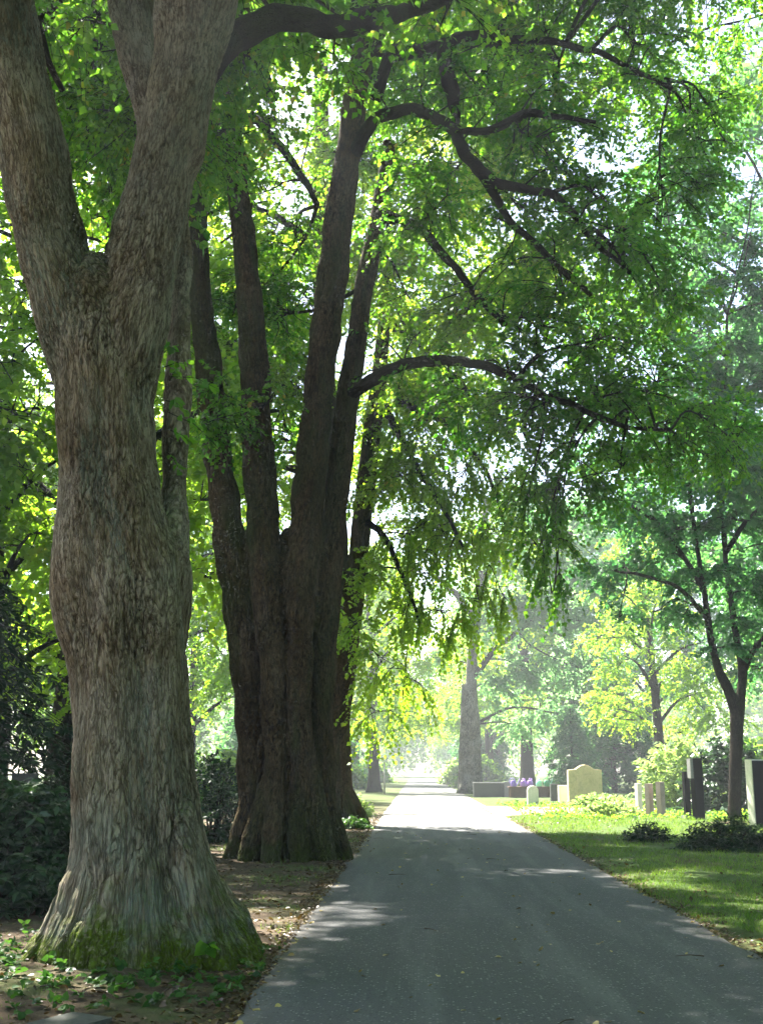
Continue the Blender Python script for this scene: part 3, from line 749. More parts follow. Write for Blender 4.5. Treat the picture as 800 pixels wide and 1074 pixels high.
for ang, h, reach, r0, r1 in ((-2.9, 2.2, 1.12, 0.22, 0.16), (-2.3, 1.6, 1.06, 0.22, 0.15), (-1.75, 2.2, 1.10, .19, .14), (-1.2, 1.6, 1.12, .2, .14), (-.7, 2.4, 1.2, .22, .16), (-.15, 2.2, 1.22, .24, .17), (.6, 1.2, 1.1, .3, .2), (1.6, 1.2, 1.2, .3, .2), (2.5, 1.2, 1.1, .3, .2)):
    T2.append(flare(b2, ang, h, reach * .92, r0, r1, .5))
L2 = [px_stem([(372, 160, Y2 - .1, 8), (384, 138, Y2 - .5, 7), (400, 122, Y2 - .9, 6.5), (425, 115, Y2 - 1.3, 6.5), (450, 120, Y2 - 1.7, 6.5), (478, 140, Y2 - 2.1, 6.5), (495, 170, Y2 - 2.4, 6.5), (520, 190, Y2 - 2.7, 6), (550, 198, Y2 - 2.9, 5), (580, 206, Y2 - 3.1, 4.5), (606, 230, Y2 - 3.2, 4), (630, 258, Y2 - 3.3, 3), (660, 290, Y2 - 3.3, 2)]),
      px_stem([(366, 415, Y2 + .5, 8), (388, 400, Y2 + .1, 7), (410, 388, Y2 - .3, 6.5), (440, 382, Y2 - .7, 6), (475, 381, Y2 - 1.1, 5.5), (510, 386, Y2 - 1.4, 5), (545, 400, Y2 - 1.6, 4.2), (590, 420, Y2 - 1.9, 3.5), (640, 440, Y2 - 2.1, 3), (700, 452, Y2 - 2.2, 2)]),
      px_stem([(384, 50, Y2, 9), (410, 52, Y2 - .5, 7), (440, 48, Y2 - 1, 6), (465, 45, Y2 - 1.4, 6), (500, 35, Y2 - 1.8, 5), (560, 45, Y2 - 2.4, 4), (640, 60, Y2 - 3, 3), (710, 100, Y2 - 3.2, 2)]),
      px_stem([(465, 44, Y2 - 1.4, 7), (468, 65, Y2 - 1.45, 9), (473, 90, Y2 - 1.5, 8), (477, 118, Y2 - 1.5, 5), (484, 150, Y2 - 1.45, 2)]),
      px_stem([(470, 134, Y2 - 2.05, 4), (500, 138, Y2 - 2.4, 4), (535, 128, Y2 - 2.8, 5), (555, 118, Y2 - 3, 4.5), (585, 122, Y2 - 3.2, 3), (625, 128, Y2 - 3.4, 2)]),
      px_stem([(262, 118, Y2 + .2, 4), (280, 138, Y2 + .5, 4.5), (300, 160, Y2 + .7, 4.5), (318, 188, Y2 + .9, 4), (334, 215, Y2 + 1.1, 3)]),
      px_stem([(500, 175, Y2 - 2.4, 4.5), (530, 225, Y2 - 2.6, 4), (570, 265, Y2 - 2.8, 3.5), (620, 310, Y2 - 2.9, 2.5)]),
      px_stem([(398, 225, Y2 + .8, 7), (440, 240, Y2 + .2, 5), (490, 300, Y2 - .4, 4), (530, 340, Y2 - .9, 3)])]
for x, y, z, x2, y2, z2 in ((-3.2, 21.4, 16, -6, 21, 18), (-.8, 21.4, 17, 2.5, 20.5, 18.5), (-1, 21.4, 16, -1, 25, 18.5), (-3, 21.4, 15, -5.4, 25.5, 16.5), (-.6, 21.4, 16.5, 4.5, 23, 17), (-.8, 21.4, 15.5, 1, 17.5, 17), (-3, 21.4, 15.5, -4, 17.8, 17)):
    p = catmull([(x, y, z), ((x + x2) / 2, (y + y2) / 2, (z + z2) / 2 + .6), (x2, y2, z2)], 5); L2.append((p, np.linspace(0.14, 0.05, len(p))))
PAD2 = [dict(c=c, r=(2.5, 2.5, 1.6), dens=.9) for c in ((-6.4, 21, 18), (-3.5, 21.5, 19.5), (0, 21.3, 20), (2.9, 20.4, 18.8), (-1, 25.6, 18.8), (-5.8, 26, 16.8), (4.9, 23.4, 17.2), (1.2, 17.4, 17.2), (-4.2, 17.2, 17.2), (-1.5, 19, 18.5), (2, 25, 19), (5.5, 19.5, 16.8))]
PAD2 += [dict(c=c, r=(1.9, 1.9, 1.3)) for c in ((-7.4, 24.4, 20), (-6, 23, 17.6), (-8.5, 26, 21.5), (-4.6, 19.6, 15.6), (-5.6, 21.6, 16.4))]  # leaf clusters added to keep the sun off the near road
PAD2 += pads_px([
    (352, 20, 24, .8), (420, 70, 21, 1.0), (430, 150, 20, .9), (500, 55, 19, 1.3), (590, 50, 18, 1.4), (680, 10, 18, 1.1), (742, 110, 19, .9), (575, 125, 17.6, 1.2), (640, 185, 18, 1.0), (712, 185, 19, 1.3),
    (670, 255, 18.5, 1.4), (600, 290, 18, 1.2, dict(dens=.65)), (545, 190, 18, .8), (450, 205, 20, 1.1), (420, 290, 22.4, .8, dict(dens=.6)), (395, 230, 20.4, .7), (722, 300, 19.5, 1.1), (625, 350, 19, 1.3, dict(dens=.65)), (545, 330, 18.6, .9, dict(dens=.7)),
    (545, 395, 19, 1.0), (480, 410, 20, .9), (565, 435, 19, 1.2), (640, 420, 19.5, 1.4), (705, 400, 20, 1.3), (605, 495, 19, 1.0, dict(hang=.3)), (580, 560, 19.2, .8, dict(hang=.35)), (592, 615, 19.3, .55, dict(hang=.4)), (560, 520, 19.2, .7, dict(hang=.3)),
    (665, 480, 20, 1.0), (735, 460, 21, 1.2), (775, 70, 20, .9), (765, 150, 20, .8, dict(dens=.7)), (785, 20, 20.5, .9, dict(dens=.7)),
    (225, 90, 22.5, .8, dict(dens=.8)), (265, 300, 23, .8), (300, 330, 24, 1.2), (240, 440, 20.6, .55), (282, 420, 20.8, .5), (300, 450, 23.5, .8), (215, 180, 22.4, .8), (310, 250, 24.5, 1.0, dict(dens=.8)), (430, 15, 21, 1.2),
    (560, -30, 19, 1.5), (660, -40, 19, 1.5), (470, -30, 21, 1.5), (330, -30, 23, 1.4)])
def thicken(rg, pads, n, sp, share=1.0):
    out = list(pads)
    for p in pads:
        for k in range(n):
            if rg.random() > share: continue
            q = dict(p); q['c'] = np.asarray(p['c'], float) + rg.normal(size=3) * np.array([sp * .5, sp, sp * .4]); out.append(q)
    return out
PAD2 = [dict(p, c=np.asarray(p['c']) + (np.array([.05, 1.6, .45]) if p['c'][2] < 16.0 and p['c'][0] > -1.2 else 0)) for p in PAD2]
PAD2 = thicken(np.random.default_rng(2), PAD2, 1, 1.2, .36)
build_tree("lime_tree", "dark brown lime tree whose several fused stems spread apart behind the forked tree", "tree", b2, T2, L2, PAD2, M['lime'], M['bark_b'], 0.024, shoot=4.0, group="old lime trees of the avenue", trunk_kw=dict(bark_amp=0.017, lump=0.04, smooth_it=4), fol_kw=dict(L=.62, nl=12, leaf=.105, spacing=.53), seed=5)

# ------------------------------------------------------------------ third lime of the row
Y3 = 34.2
b3 = np.array([P(353, 866, Y3)[0], Y3, 0.0])
T3 = [px_stem([(354, 872, Y3, 20), (353, 830, Y3, 17), (352, 760, Y3, 15), (352, 690, Y3, 14), (353, 620, Y3, 13), (352, 560, Y3, 12), (348, 480, Y3, 11), (340, 380, Y3, 10), (338, 280, Y3, 9), (337, 180, Y3, 8), (337, 60, Y3, 7)]),
      px_stem([(352, 790, Y3 - .1, 12), (359, 730, Y3 - .2, 11), (366, 680, Y3 - .2, 10), (373, 610, Y3 - .2, 10), (380, 540, Y3 - .2, 10), (388, 470, Y3 - .1, 9.5), (397, 400, Y3, 8), (404, 330, Y3, 6), (410, 260, Y3, 5)])]
for ang, h, reach, r0, r1 in ((-2.6, 1.3, .85, .22, .15), (-1.7, 1.2, .85, .22, .15), (-.9, 1.2, .9, .22, .15), (-.1, 1.2, .9, .22, .15), (1.5, 1.2, .9, .3, .2)):
    T3.append(flare(b3, ang, h, reach, r0, r1, .35))
L3 = [px_stem([(397, 425, Y3, 5), (430, 425, Y3 - .6, 4), (470, 448, Y3 - 1.2, 3), (510, 495, Y3 - 1.8, 2.2), (530, 550, Y3 - 2, 1.5)]),
      px_stem([(397, 420, Y3, 5), (418, 455, Y3 - .6, 3.5), (440, 490, Y3 - 1.2, 2.8), (470, 545, Y3 - 1.6, 2), (490, 580, Y3 - 1.8, 1.4)]),
      px_stem([(404, 340, Y3, 5), (440, 360, Y3 - .6, 4), (480, 400, Y3 - 1.2, 3), (520, 450, Y3 - 1.8, 2)]),
      px_stem([(380, 545, Y3 - .2, 4), (400, 560, Y3 - .8, 3.2), (420, 600, Y3 - 1.2, 2.4), (440, 650, Y3 - 1.4, 1.5)]),
      px_stem([(338, 280, Y3, 5), (310, 240, Y3 + .4, 4), (270, 220, Y3 + .8, 3)]), px_stem([(345, 460, Y3, 5), (320, 420, Y3 + .4, 4), (290, 400, Y3 + .8, 3)])]
PAD3 = pads_px([
    (440, 470, 33, 1.5, dict(hang=.5)), (485, 500, 32.4, 1.5, dict(hang=.6)), (515, 560, 32, 1.3, dict(hang=.6)), (470, 570, 32.4, 1.4, dict(hang=.6)), (430, 560, 33, 1.4, dict(hang=.6)), (500, 620, 32, .9, dict(hang=.6)),
    (455, 440, 32.8, 1.3, dict(hang=.3)), (505, 455, 32.4, 1.3, dict(hang=.35)), (535, 500, 32, 1.2, dict(hang=.4)), (410, 510, 33, 1.2, dict(hang=.3)), (540, 545, 32, .9, dict(hang=.5)), (475, 650, 32.4, .7, dict(hang=.6)), (525, 620, 31.8, .6, dict(hang=.6)), (440, 600, 32.6, 1.0, dict(hang=.5)),
    (420, 640, 33, 1.2, dict(hang=.4)), (400, 690, 33, 1.1, dict(hang=.3)), (395, 745, 33.4, .9, dict(hang=.3)), (425, 710, 33, .9, dict(hang=.4)), (455, 640, 32.6, .9, dict(hang=.7)), (390, 600, 33, .9), (378, 660, 33.2, .6),
    (400, 440, 34.5, 1.2), (430, 500, 34.5, 1.2), (415, 385, 35, 1.2), (385, 465, 35, 1.0), (450, 395, 34.5, 1.3), (425, 335, 35, 1.2), (470, 350, 34.5, 1.1, dict(dens=.7)), (500, 410, 34, 1.2, dict(dens=.8)), (445, 545, 34, 1.2),
    (320, 500, 34.5, 1.6), (300, 400, 34.5, 1.6), (285, 250, 36, 1.7), (330, 330, 33.8, 1.3), (250, 320, 37, 1.6), (370, 200, 34, 1.2, dict(dens=.5)), (425, 420, 34, 1.2), (460, 400, 33.5, 1.2, dict(dens=.7)), (255, 500, 36, 1.6), (220, 400, 37, 1.8), (430, 330, 34.5, 1.1, dict(dens=.4)),
    (230, 150, 37, 1.8), (180, 250, 37, 1.8), (200, 330, 37, 1.6)])
PAD3 += [dict(c=c, r=(2.4, 2.4, 1.7)) for c in ((-7.5, 34, 15), (-8.5, 33, 19), (-2, 32, 20), (1, 32.5, 22.5), (.8, 31.5, 18), (3.2, 32, 20.5), (-8, 34, 23), (3.4, 31.5, 16.5), (-4.6, 32, 14), (1.4, 31, 14.5), (-1.2, 31.5, 16), (-7.6, 34, 11), (-1, 33, 27), (-5, 33, 26), (3, 33, 25))]
PAD3 = [dict(p, dens=.8) for p in PAD3 if p.get('hang', 0) > .2] + thicken(np.random.default_rng(3), [p for p in PAD3 if p.get('hang', 0) <= .2], 1, .8)
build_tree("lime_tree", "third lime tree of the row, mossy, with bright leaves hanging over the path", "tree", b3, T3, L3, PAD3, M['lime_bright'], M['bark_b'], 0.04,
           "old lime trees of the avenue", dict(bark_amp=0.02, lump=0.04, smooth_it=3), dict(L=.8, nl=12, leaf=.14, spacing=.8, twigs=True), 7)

# ------------------------------------------------------------------ generic trees
def proto_tree(name, label, cat, H, R, z0, seed, leafmat, barkmat, rt=0.3, leaf=.22, nl=11, L=1.0, spacing=1.25, dens=1.0, npad=34, lean=0.4, hang=0.0, padr=1.5, group=None, sides=12, fork=False, top_bias=0.0):
    rg = np.random.default_rng(seed)
    root = thing(name, label, cat, (0, 0, 0), group)
    tm, lm, fm = MB(), MB(), MB()
    k = np.linspace(0, 1, 7)
    pts = np.stack([lean * np.cumsum(rg.normal(size=7)) * 0.35 * k, lean * np.cumsum(rg.normal(size=7)) * 0.35 * k, k * H * 0.94 - 0.15], 1)
    q = catmull(pts, 5); n = len(q)
    t = np.linspace(0, 1, n)
    rad = rt * (1 - 0.88 * t ** 0.9) * (1 + 0.65 * np.exp(-t * H / 0.55))
    tube(tm, q, rad, sides)
    stems = [(q, rad)]
    nb = 13
    for i in range(nb):
        h = z0 * 0.75 + (H * 0.9 - z0 * 0.75) * (i + rg.random() * 0.8) / nb
        j = int(np.clip(h / (H * 0.94) * (n - 1), 0, n - 1))
        u = (h - z0 * 0.6) / (H - z0 * 0.6)
        prof = math.sqrt(max(0.05, 1 - (2 * max(u, 0.02) ** 0.8 - 1) ** 2)) * R
        a = i * 2.4 + rg.normal() * 0.3
        e = q[j] + np.array([math.cos(a) * prof * 0.8, math.sin(a) * prof * 0.8, prof * (0.45 - 0.5 * hang)])
        mid = q[j] + (e - q[j]) * 0.5 + np.array([0, 0, prof * 0.12])
        p = catmull([q[j], mid, e], 4)
        r0 = min(rad[j] * 0.6, 0.05 + 0.022 * prof)
        tube(lm, p, np.linspace(r0, 0.02, len(p)), 6, cap=False)
        stems.append((p, np.linspace(r0, 0.02, len(p))))
    nodes, nr = limb_nodes(stems, z0 * 0.5)
    pads = []
    for i in range(npad):
        u = (i + rg.random()) / npad
        z = z0 + (H - z0) * u ** (1 - top_bias)
        prof = math.sqrt(max(0.03, 1 - (2 * (0.08 + 0.92 * u) ** 0.75 - 1) ** 2)) * R
        a = i * 2.39996 + rg.normal() * 0.4
        rr = prof * (0.25 + 0.75 * rg.random() ** 0.5)
        s = padr * rg.uniform(0.7, 1.3)
        pads.append(dict(c=(math.cos(a) * rr, math.sin(a) * rr, z), r=(s * 1.2, s * 1.2, s * 0.7), hang=hang, dens=dens))
    foliage(rg, fm, lm, nodes, nr, pads, L=L, nl=nl, leaf=leaf, spacing=spacing, twigs=False)
    link("trunk", tm.mesh("trunk", (0, 0, 0), True), barkmat, root)
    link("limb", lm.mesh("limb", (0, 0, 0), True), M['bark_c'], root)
    link("crown", fm.mesh("crown"), leafmat, root)
    print(name, 'leaf verts', fm.n)
    return root

def conifer(name, label, cat, H, R, seed, leafmat, leaf=.3, z0=0.4, group=None, dens=1.0, rt=.18):
    rg = np.random.default_rng(seed)
    root = thing(name, label, cat, (0, 0, 0), group)
    tm, lm, fm = MB(), MB(), MB()
    q = catmull([(0, 0, -.1), (0.03, 0, H * .5), (0, 0.02, H)], 8)
    tube(tm, q, np.linspace(rt, .02, len(q)), 9)
    O, D, LL = [], [], []
    nw = int(H * 3.4)
    for i in range(nw):
        h = z0 + (H - z0) * (i + rg.random()) / nw
        ln = R * (1 - (h - z0) / (H - z0)) ** 0.75 * rg.uniform(.75, 1.15) + .12
        nbr = 7
        for b in range(nbr):
            a = b / nbr * 6.283 + i * 1.1 + rg.normal() * .25
            dr = np.array([math.cos(a), math.sin(a), 0.0])
            p0 = np.array([0, 0, h]); e = p0 + dr * ln + np.array([0, 0, -.22 * ln + rg.normal() * .1])
            pth = catmull([p0, p0 + dr * ln * .5 + np.array([0, 0, .06 * ln]), e], 3)
            tube(lm, pth, np.linspace(.018, .005, len(pth)), 3, cap=False)
            m = max(2, int(ln * 5.5 * dens))
            t = rg.uniform(.2, 1, m)[:, None]
            O.append(p0 * (1 - t) + e * t + np.array([0, 0, .05 * ln])); 
            D.append(dr + np.stack([-dr[1] * rg.normal(size=m) * .9, dr[0] * rg.normal(size=m) * .9, rg.normal(size=m) * .3 - .2], 1)); LL.append(np.full(m, .5) * rg.uniform(.6, 1.3, m))
    sprays(rg, fm, None, np.concatenate(O), np.concatenate(D), np.concatenate(LL), 8, leaf, LANCE, hang=.3, flat=.8)
    link("trunk", tm.mesh("trunk", (0, 0, 0), True), M['bark_c'], root)
    link("limb", lm.mesh("limb", (0, 0, 0), True), M['bark_c'], root)
    link("crown", fm.mesh("crown"), leafmat, root)
    print(name, 'leaf verts', fm.n)
    return root

def bush(name, label, cat, loc, rx, ry, h, seed, leafmat, leaf=.1, n=420, tpl=KITE, nl=9, L=.4, group=None, stemmat=None, up=0.5, parts=True, flat=.5):
    rg = np.random.default_rng(seed)
    root = thing(name, label, cat, loc, group)
    lm, fm = MB(), MB()
    ns = 16
    tips = []
    for i in range(ns):
        a = i * 2.4; rr = math.sqrt((i + .5) / ns)
        e = np.array([math.cos(a) * rr * rx * .75, math.sin(a) * rr * ry * .75, h * (.5 + .35 * (1 - rr) + .12 * rg.normal())])
        p = catmull([(e[0] * .15, e[1] * .15, -.05), e * np.array([.6, .6, .45]), e], 4)
        tube(lm, p, np.linspace(.03, .008, len(p)), 5, cap=False); tips.append(p)
    allp = np.concatenate(tips)
    d = nrm(rg.normal(size=(n, 3))); d[:, 2] = np.abs(d[:, 2]) * 1.05 - .15
    lump = 1 + .22 * noise(d * 2.2 + seed)
    rad = (0.35 + .62 * rg.random(n) ** .4) * lump
    O = d * rad[:, None] * np.array([rx, ry, h]) * .88
    O[:, 2] = np.maximum(O[:, 2], .06)
    for o in O[::4]:
        k = np.argmin(np.linalg.norm(allp - o, axis=1) + (allp[:, 2] > o[2]) * .3)
        tube(lm, np.stack([allp[k], .5 * (allp[k] + o) + np.array([0, 0, .04]), o]), [.008, .006, .003], 3, cap=False)
    D = d + rg.normal(size=(n, 3)) * .5 + np.array([0, 0, up])
    sprays(rg, fm, None, O, D, np.full(n, L) * rg.uniform(.6, 1.3, n), nl, leaf, tpl, flat=flat, droop=.3)
    link("branches", lm.mesh("branches", (0, 0, 0), True), stemmat or M['bark_c'], root)
    link("foliage", fm.mesh("foliage"), leafmat, root)
    return root

def place(root, x, y, rz=0.0, s=1.0):
    root.location = (x, y, 0); root.rotation_euler = (0, 0, rz); root.scale = (s, s, s)
    return root

#BACKGROUND
exec_bg = True
BG = "trees standing among the graves"
# prototypes placed as the first of their kind
A = place(proto_tree("broadleaf_tree", "tall leafy tree behind the forked trunk at its left edge", "tree", 19, 5.2, 3.5, 21, M['wood'], M['bark_c'], .30, group=BG), -19, 50, .4)
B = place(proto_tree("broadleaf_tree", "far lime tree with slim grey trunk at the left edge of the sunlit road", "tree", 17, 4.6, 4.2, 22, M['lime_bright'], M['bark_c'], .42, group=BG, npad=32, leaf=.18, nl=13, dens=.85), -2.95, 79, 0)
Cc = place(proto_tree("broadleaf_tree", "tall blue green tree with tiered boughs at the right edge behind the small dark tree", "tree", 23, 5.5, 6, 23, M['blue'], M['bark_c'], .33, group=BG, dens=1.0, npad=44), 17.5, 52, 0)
bgl = [  # proto, x, y, rz, scale, label
    (A, -27, 58, 2.1, 1.1, "tall tree with layered foliage at the far left edge beyond the yew"),
    (A, -13, 66, 4.0, 1.15, "leafy tree glimpsed between the two nearest trunks"),
    (A, -24, 66, 1.0, 1.2, "dense tree in the left distance behind the layered one"),
    (A, -14, 96, 3.0, 1.1, "distant tree seen through the spread stems of the dark lime"),
    (B, -9.5, 25, 2.0, .72, "small bright tree behind the dark yew and the grey gravestone"),
    (B, -4.2, 108, 1.4, 1.1, "hazy avenue tree beyond the small lamp on the left"),
    (B, -5.0, 140, 4.4, 1.1, "pale avenue tree at the far left end of the road"),
    (B, 12.6, 60, .7, .82, "yellow green sunlit tree with thin trunk behind the gravestones"),
    (B, 7.0, 112, 5.2, 1.15, "hazy tree beyond the pale broken trunk on the right of the road"),
    (B, 7.5, 150, 2.6, 1.2, "faint tree at the far right end of the road"),
    (B, -8.6, 28, 3.1, 1.28, "tall bright tree filling the fork of the pale barked lime"),
    (B, -13.5, 25, 5.1, 1.2, "bright leafy tree at the far left edge above the dark yew"),
    (B, -12.3, 52, 1.1, 1.2, "sunlit tree glimpsed through the stems of the dark brown lime"),
    (Cc, 14.5, 40, 5.6, 1.27, "tall airy blue green tree overtopping the small dark tree"),
    (B, 8.5, 90, 4.6, 1.35, "pale hazy crown right of the far road behind the split trunk"),
    (B, -6.5, 118, 2.6, 1.45, "big pale crown closing the far left of the avenue"),
    (B, 9.0, 128, .9, 1.5, "big pale crown closing the far right of the avenue"),
    (Cc, 12.5, 92, 2.4, .95, "hazy blue green tree behind the row of watering cans"),
    (Cc, 24, 70, 1.2, 1.0, "blue green tree between the yellow green tree and the dark small tree"),
    (Cc, 27, 45, 3.3, 1.05, "tall tree cut off by the right edge above the black slab"),
    (Cc, 20, 100, 4.4, 1.1, "remote blue tree over the tan gravestone"),
]
for pr, x, y, rz, s, lb in bgl:
    copy_tree(pr, (x, y, 0), rz, s, lb, BG)

for x, y, rz, sc_ in ((9.5, 6, 1.0, .95), (5.5, -7, 4.0, 1.0), (14, 16, .3, 1.0), (-1.5, -12, 3.3, 1.0)):  # unseen trees, added to shade the near path
    copy_tree(A, (x, y, 0), rz, sc_, "unseen tree added behind or beside the viewpoint to shade the near path", "unseen shade trees added around the viewpoint")

# big pale trunk by the low wall
Yt = 75.5
bt = np.array([P(494, 832, Yt)[0], Yt, 0])
ST = [px_stem([(487, 836, Yt, 8), (487, 800, Yt, 6.3), (488, 760, Yt, 5.8), (489, 718, Yt, 5.4)]),
      px_stem([(499, 836, Yt - .2, 8), (498, 800, Yt - .2, 6.3), (497, 760, Yt - .1, 6.3), (494, 715, Yt, 5.8), (498, 660, Yt + .3, 5), (505, 600, Yt + .6, 4), (510, 520, Yt + .8, 3)])]
for ang in (-2.6, -1.6, -.6, .6, 2): ST.append(flare(bt, ang, 1.2, 1.1, .25, .15, .35))
LT = [px_stem([(494, 715, Yt, 4), (520, 680, Yt - .5, 3), (560, 650, Yt - 1, 2)]), px_stem([(498, 650, Yt, 4), (475, 620, Yt - .5, 3), (450, 600, Yt - 1, 2)]), px_stem([(505, 600, Yt, 4), (550, 570, Yt + .5, 3), (600, 560, Yt + 1, 2)])]
PT = pads_px([(520, 650, 75, 2.2), (560, 640, 74, 2.3), (600, 650, 74, 2.3), (480, 620, 76, 1.8, dict(dens=.6)), (530, 590, 76, 2.4), (590, 590, 75, 2.4), (550, 700, 74, 1.8), (600, 700, 75, 2.0), (520, 720, 74.5, 1.4), (460, 690, 76, 1.2, dict(dens=.6)), (550, 530, 76, 2.4), (610, 540, 76, 2.4), (500, 560, 77, 1.8, dict(dens=.6)), (640, 620, 76, 2.0), (540, 760, 77, 1.6), (590, 750, 77, 1.8), (640, 700, 77, 1.8)])
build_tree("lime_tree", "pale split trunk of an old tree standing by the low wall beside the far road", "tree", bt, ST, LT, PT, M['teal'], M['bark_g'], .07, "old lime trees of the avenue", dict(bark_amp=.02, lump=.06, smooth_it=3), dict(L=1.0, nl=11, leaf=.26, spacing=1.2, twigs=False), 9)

# small dark tree among the graves on the right
Yr = 37.2
br_ = np.array([P(771, 861, Yr)[0], Yr, 0])
SRF = .7
px_stem_thin = lambda st: px_stem([(a, b, c, d * SRF) for a, b, c, d in st])
SR = [px_stem_thin([(770, 868, Yr, 12), (770, 840, Yr, 10), (771, 800, Yr, 9.5), (772, 765, Yr, 9.5), (773, 740, Yr, 11)]),
      px_stem_thin([(772, 752, Yr, 8), (764, 725, Yr, 7.5), (754, 705, Yr, 6.5), (747, 680, Yr, 5.5), (742, 650, Yr, 5), (738, 620, Yr - .1, 4), (730, 570, Yr - .2, 3.5), (722, 510, Yr - .3, 3), (712, 440, Yr - .4, 2)]),
      px_stem_thin([(774, 752, Yr, 8), (777, 725, Yr, 7), (778, 700, Yr, 6.5), (772, 670, Yr, 5), (766, 630, Yr + .1, 4.5), (760, 580, Yr + .2, 4), (757, 500, Yr + .3, 3), (760, 420, Yr + .4, 2.5), (762, 330, Yr + .4, 2)]),
      px_stem_thin([(778, 708, Yr, 5), (788, 685, Yr - .2, 4.5), (802, 668, Yr - .4, 4), (825, 640, Yr - .6, 3.5), (840, 560, Yr - .6, 3)])]
LR = [px_stem([(742, 650, Yr, 3), (715, 620, Yr - .6, 2.2), (680, 605, Yr - 1, 1.8), (640, 598, Yr - 1.4, 1.2)]), px_stem([(738, 620, Yr, 3), (700, 560, Yr - .4, 2.4), (660, 530, Yr - .8, 1.8), (610, 520, Yr - 1.2, 1.2)]),
      px_stem([(760, 580, Yr, 3), (790, 540, Yr - .4, 2.2), (830, 520, Yr - .8, 1.6)]), px_stem([(722, 510, Yr, 2.4), (690, 470, Yr - .4, 2), (650, 450, Yr - .8, 1.2)])]
FL = dict(dens=.8)
PR = []
for px, py, r in ((640, 600, 1.0), (690, 590, 1.1), (610, 540, 1.0), (660, 530, 1.2), (710, 555, 1.1), (745, 600, .9), (790, 610, 1.1), (770, 545, 1.1), (720, 490, 1.2), (660, 470, 1.0), (780, 470, 1.2), (740, 430, 1.2), (690, 420, 1.0), (800, 400, 1.2), (750, 360, 1.1), (790, 320, 1.0), (740, 290, .8), (785, 250, .8), (720, 640, .7), (800, 660, .8), (765, 650, .6), (650, 640, .5), (790, 540, 1.0), (640, 430, .9), (620, 480, .9), (700, 350, 1.0), (720, 260, .9), (790, 190, .8), (750, 500, 1.2), (700, 500, 1.1), (680, 545, 1.1), (730, 390, 1.2), (770, 290, 1.0), (800, 700, .6), (795, 620, .8), (755, 680, .4), (720, 610, .7), (690, 640, .5)):
    PR.append(dict(c=P(px, py, Yr + rng.normal() * 1.2), r=(r * 1.5, r * 1.5, r * .45), dens=1.25))
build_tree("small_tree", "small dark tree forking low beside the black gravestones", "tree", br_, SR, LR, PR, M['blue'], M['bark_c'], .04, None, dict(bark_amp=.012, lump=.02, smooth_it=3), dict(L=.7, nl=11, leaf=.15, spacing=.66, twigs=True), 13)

# ------------------------------------------------------------------ shrubs and conifers
g = P(20, 840, 20)
c1 = conifer("yew_tree", "dark yew behind the rhododendron at the left edge", "tree", 5.6, 2.9, 31, M['yew'], .22, dens=1.2)
c1.location = (-8.3, 20.5, 0)
copy_tree(c1, (-6.4, 24.5, 0), 1.5, .62, "dark low yew filling the gap between the two nearest trunks")
c2 = conifer("spruce_tree", "dark blue conifer rising behind the watering cans", "tree", 6.6, 3.0, 32, M['blue'], .34)
c2.location = (9.6, 72, 0); c2.scale = (.72, .72, .8)
bush("rhododendron_bush", "dark glossy rhododendron at the left edge beside the mossy base", "bush", (-4.9, 13.6, 0), 1.35, 1.25, 1.75, 41, M['rhodo'], .125, 900, OVAL, 10, .3)
bush("shrub", "dark shrub in the gap between the two nearest trunks", "bush", (-4.7, 26.5, 0), 1.5, 1.4, 2.2, 42, M['rhodo'], .13, 600, OVAL, 9, .4)
bush("juniper_bush", "low spreading dark conifer bush on the grass in front of the black slabs", "bush", (6.2, 23.6, 0), 1.05, .7, .62, 43, M['yew'], .11, 460, LANCE, 12, .34, up=.2, flat=.7)
bush("juniper_bush", "small low conifer clump left of the larger spreading bush", "bush", (5.1, 26.2, 0), .5, .45, .36, 44, M['yew'], .11, 150, LANCE, 11, .3, up=.2, flat=.7)
bush("golden_conifer", "pale sunlit feathery conifer bush behind the rosy gravestones", "bush", (10.6, 47.5, 0), 1.9, 1.4, 3.3, 45, M['pale'], .26, 620, LANCE, 11, .7, up=.5)
bush("laurel_bush", "broad leafy bush behind the black slabs and small dark tree", "bush", (11.6, 43, 0), 2.0, 1.4, 3.3, 46, M['rhodo'], .2, 620, KITE, 10, .55)
bush("border_plant", "pale low shrub in front of the tan gravestone", "plant", (7.6, 48.5, 0), 1.3, .9, .55, 47, M['pale'], .13, 480, KITE, 9, .3)
bush("border_plant", "pale leafy clump beside the pair of rosy stones", "plant", (6.6, 39.8, 0), 1.15, .8, .5, 48, M['pale'], .12, 360, KITE, 9, .26)
bush("flowering_shrub", "small pale bush on the verge just past the third trunk", "plant", (-2.1, 39.5, 0), .55, .6, .75, 49, M['pale'], .1, 200, KITE, 8, .25)
bush("verge_plant", "low green clump at the foot of the third trunk", "plant", (-1.75, 31.6, 0), .5, .45, .3, 50, M['ivy'], .07, 170, KITE, 8, .2)
bush("blossom_shrub", "washed out pale bush at the far bend of the road", "plant", (3.9, 118, 0), 1.6, 1.6, 2.9, 51, M['pale'], .3, 300, KITE, 9, .6)

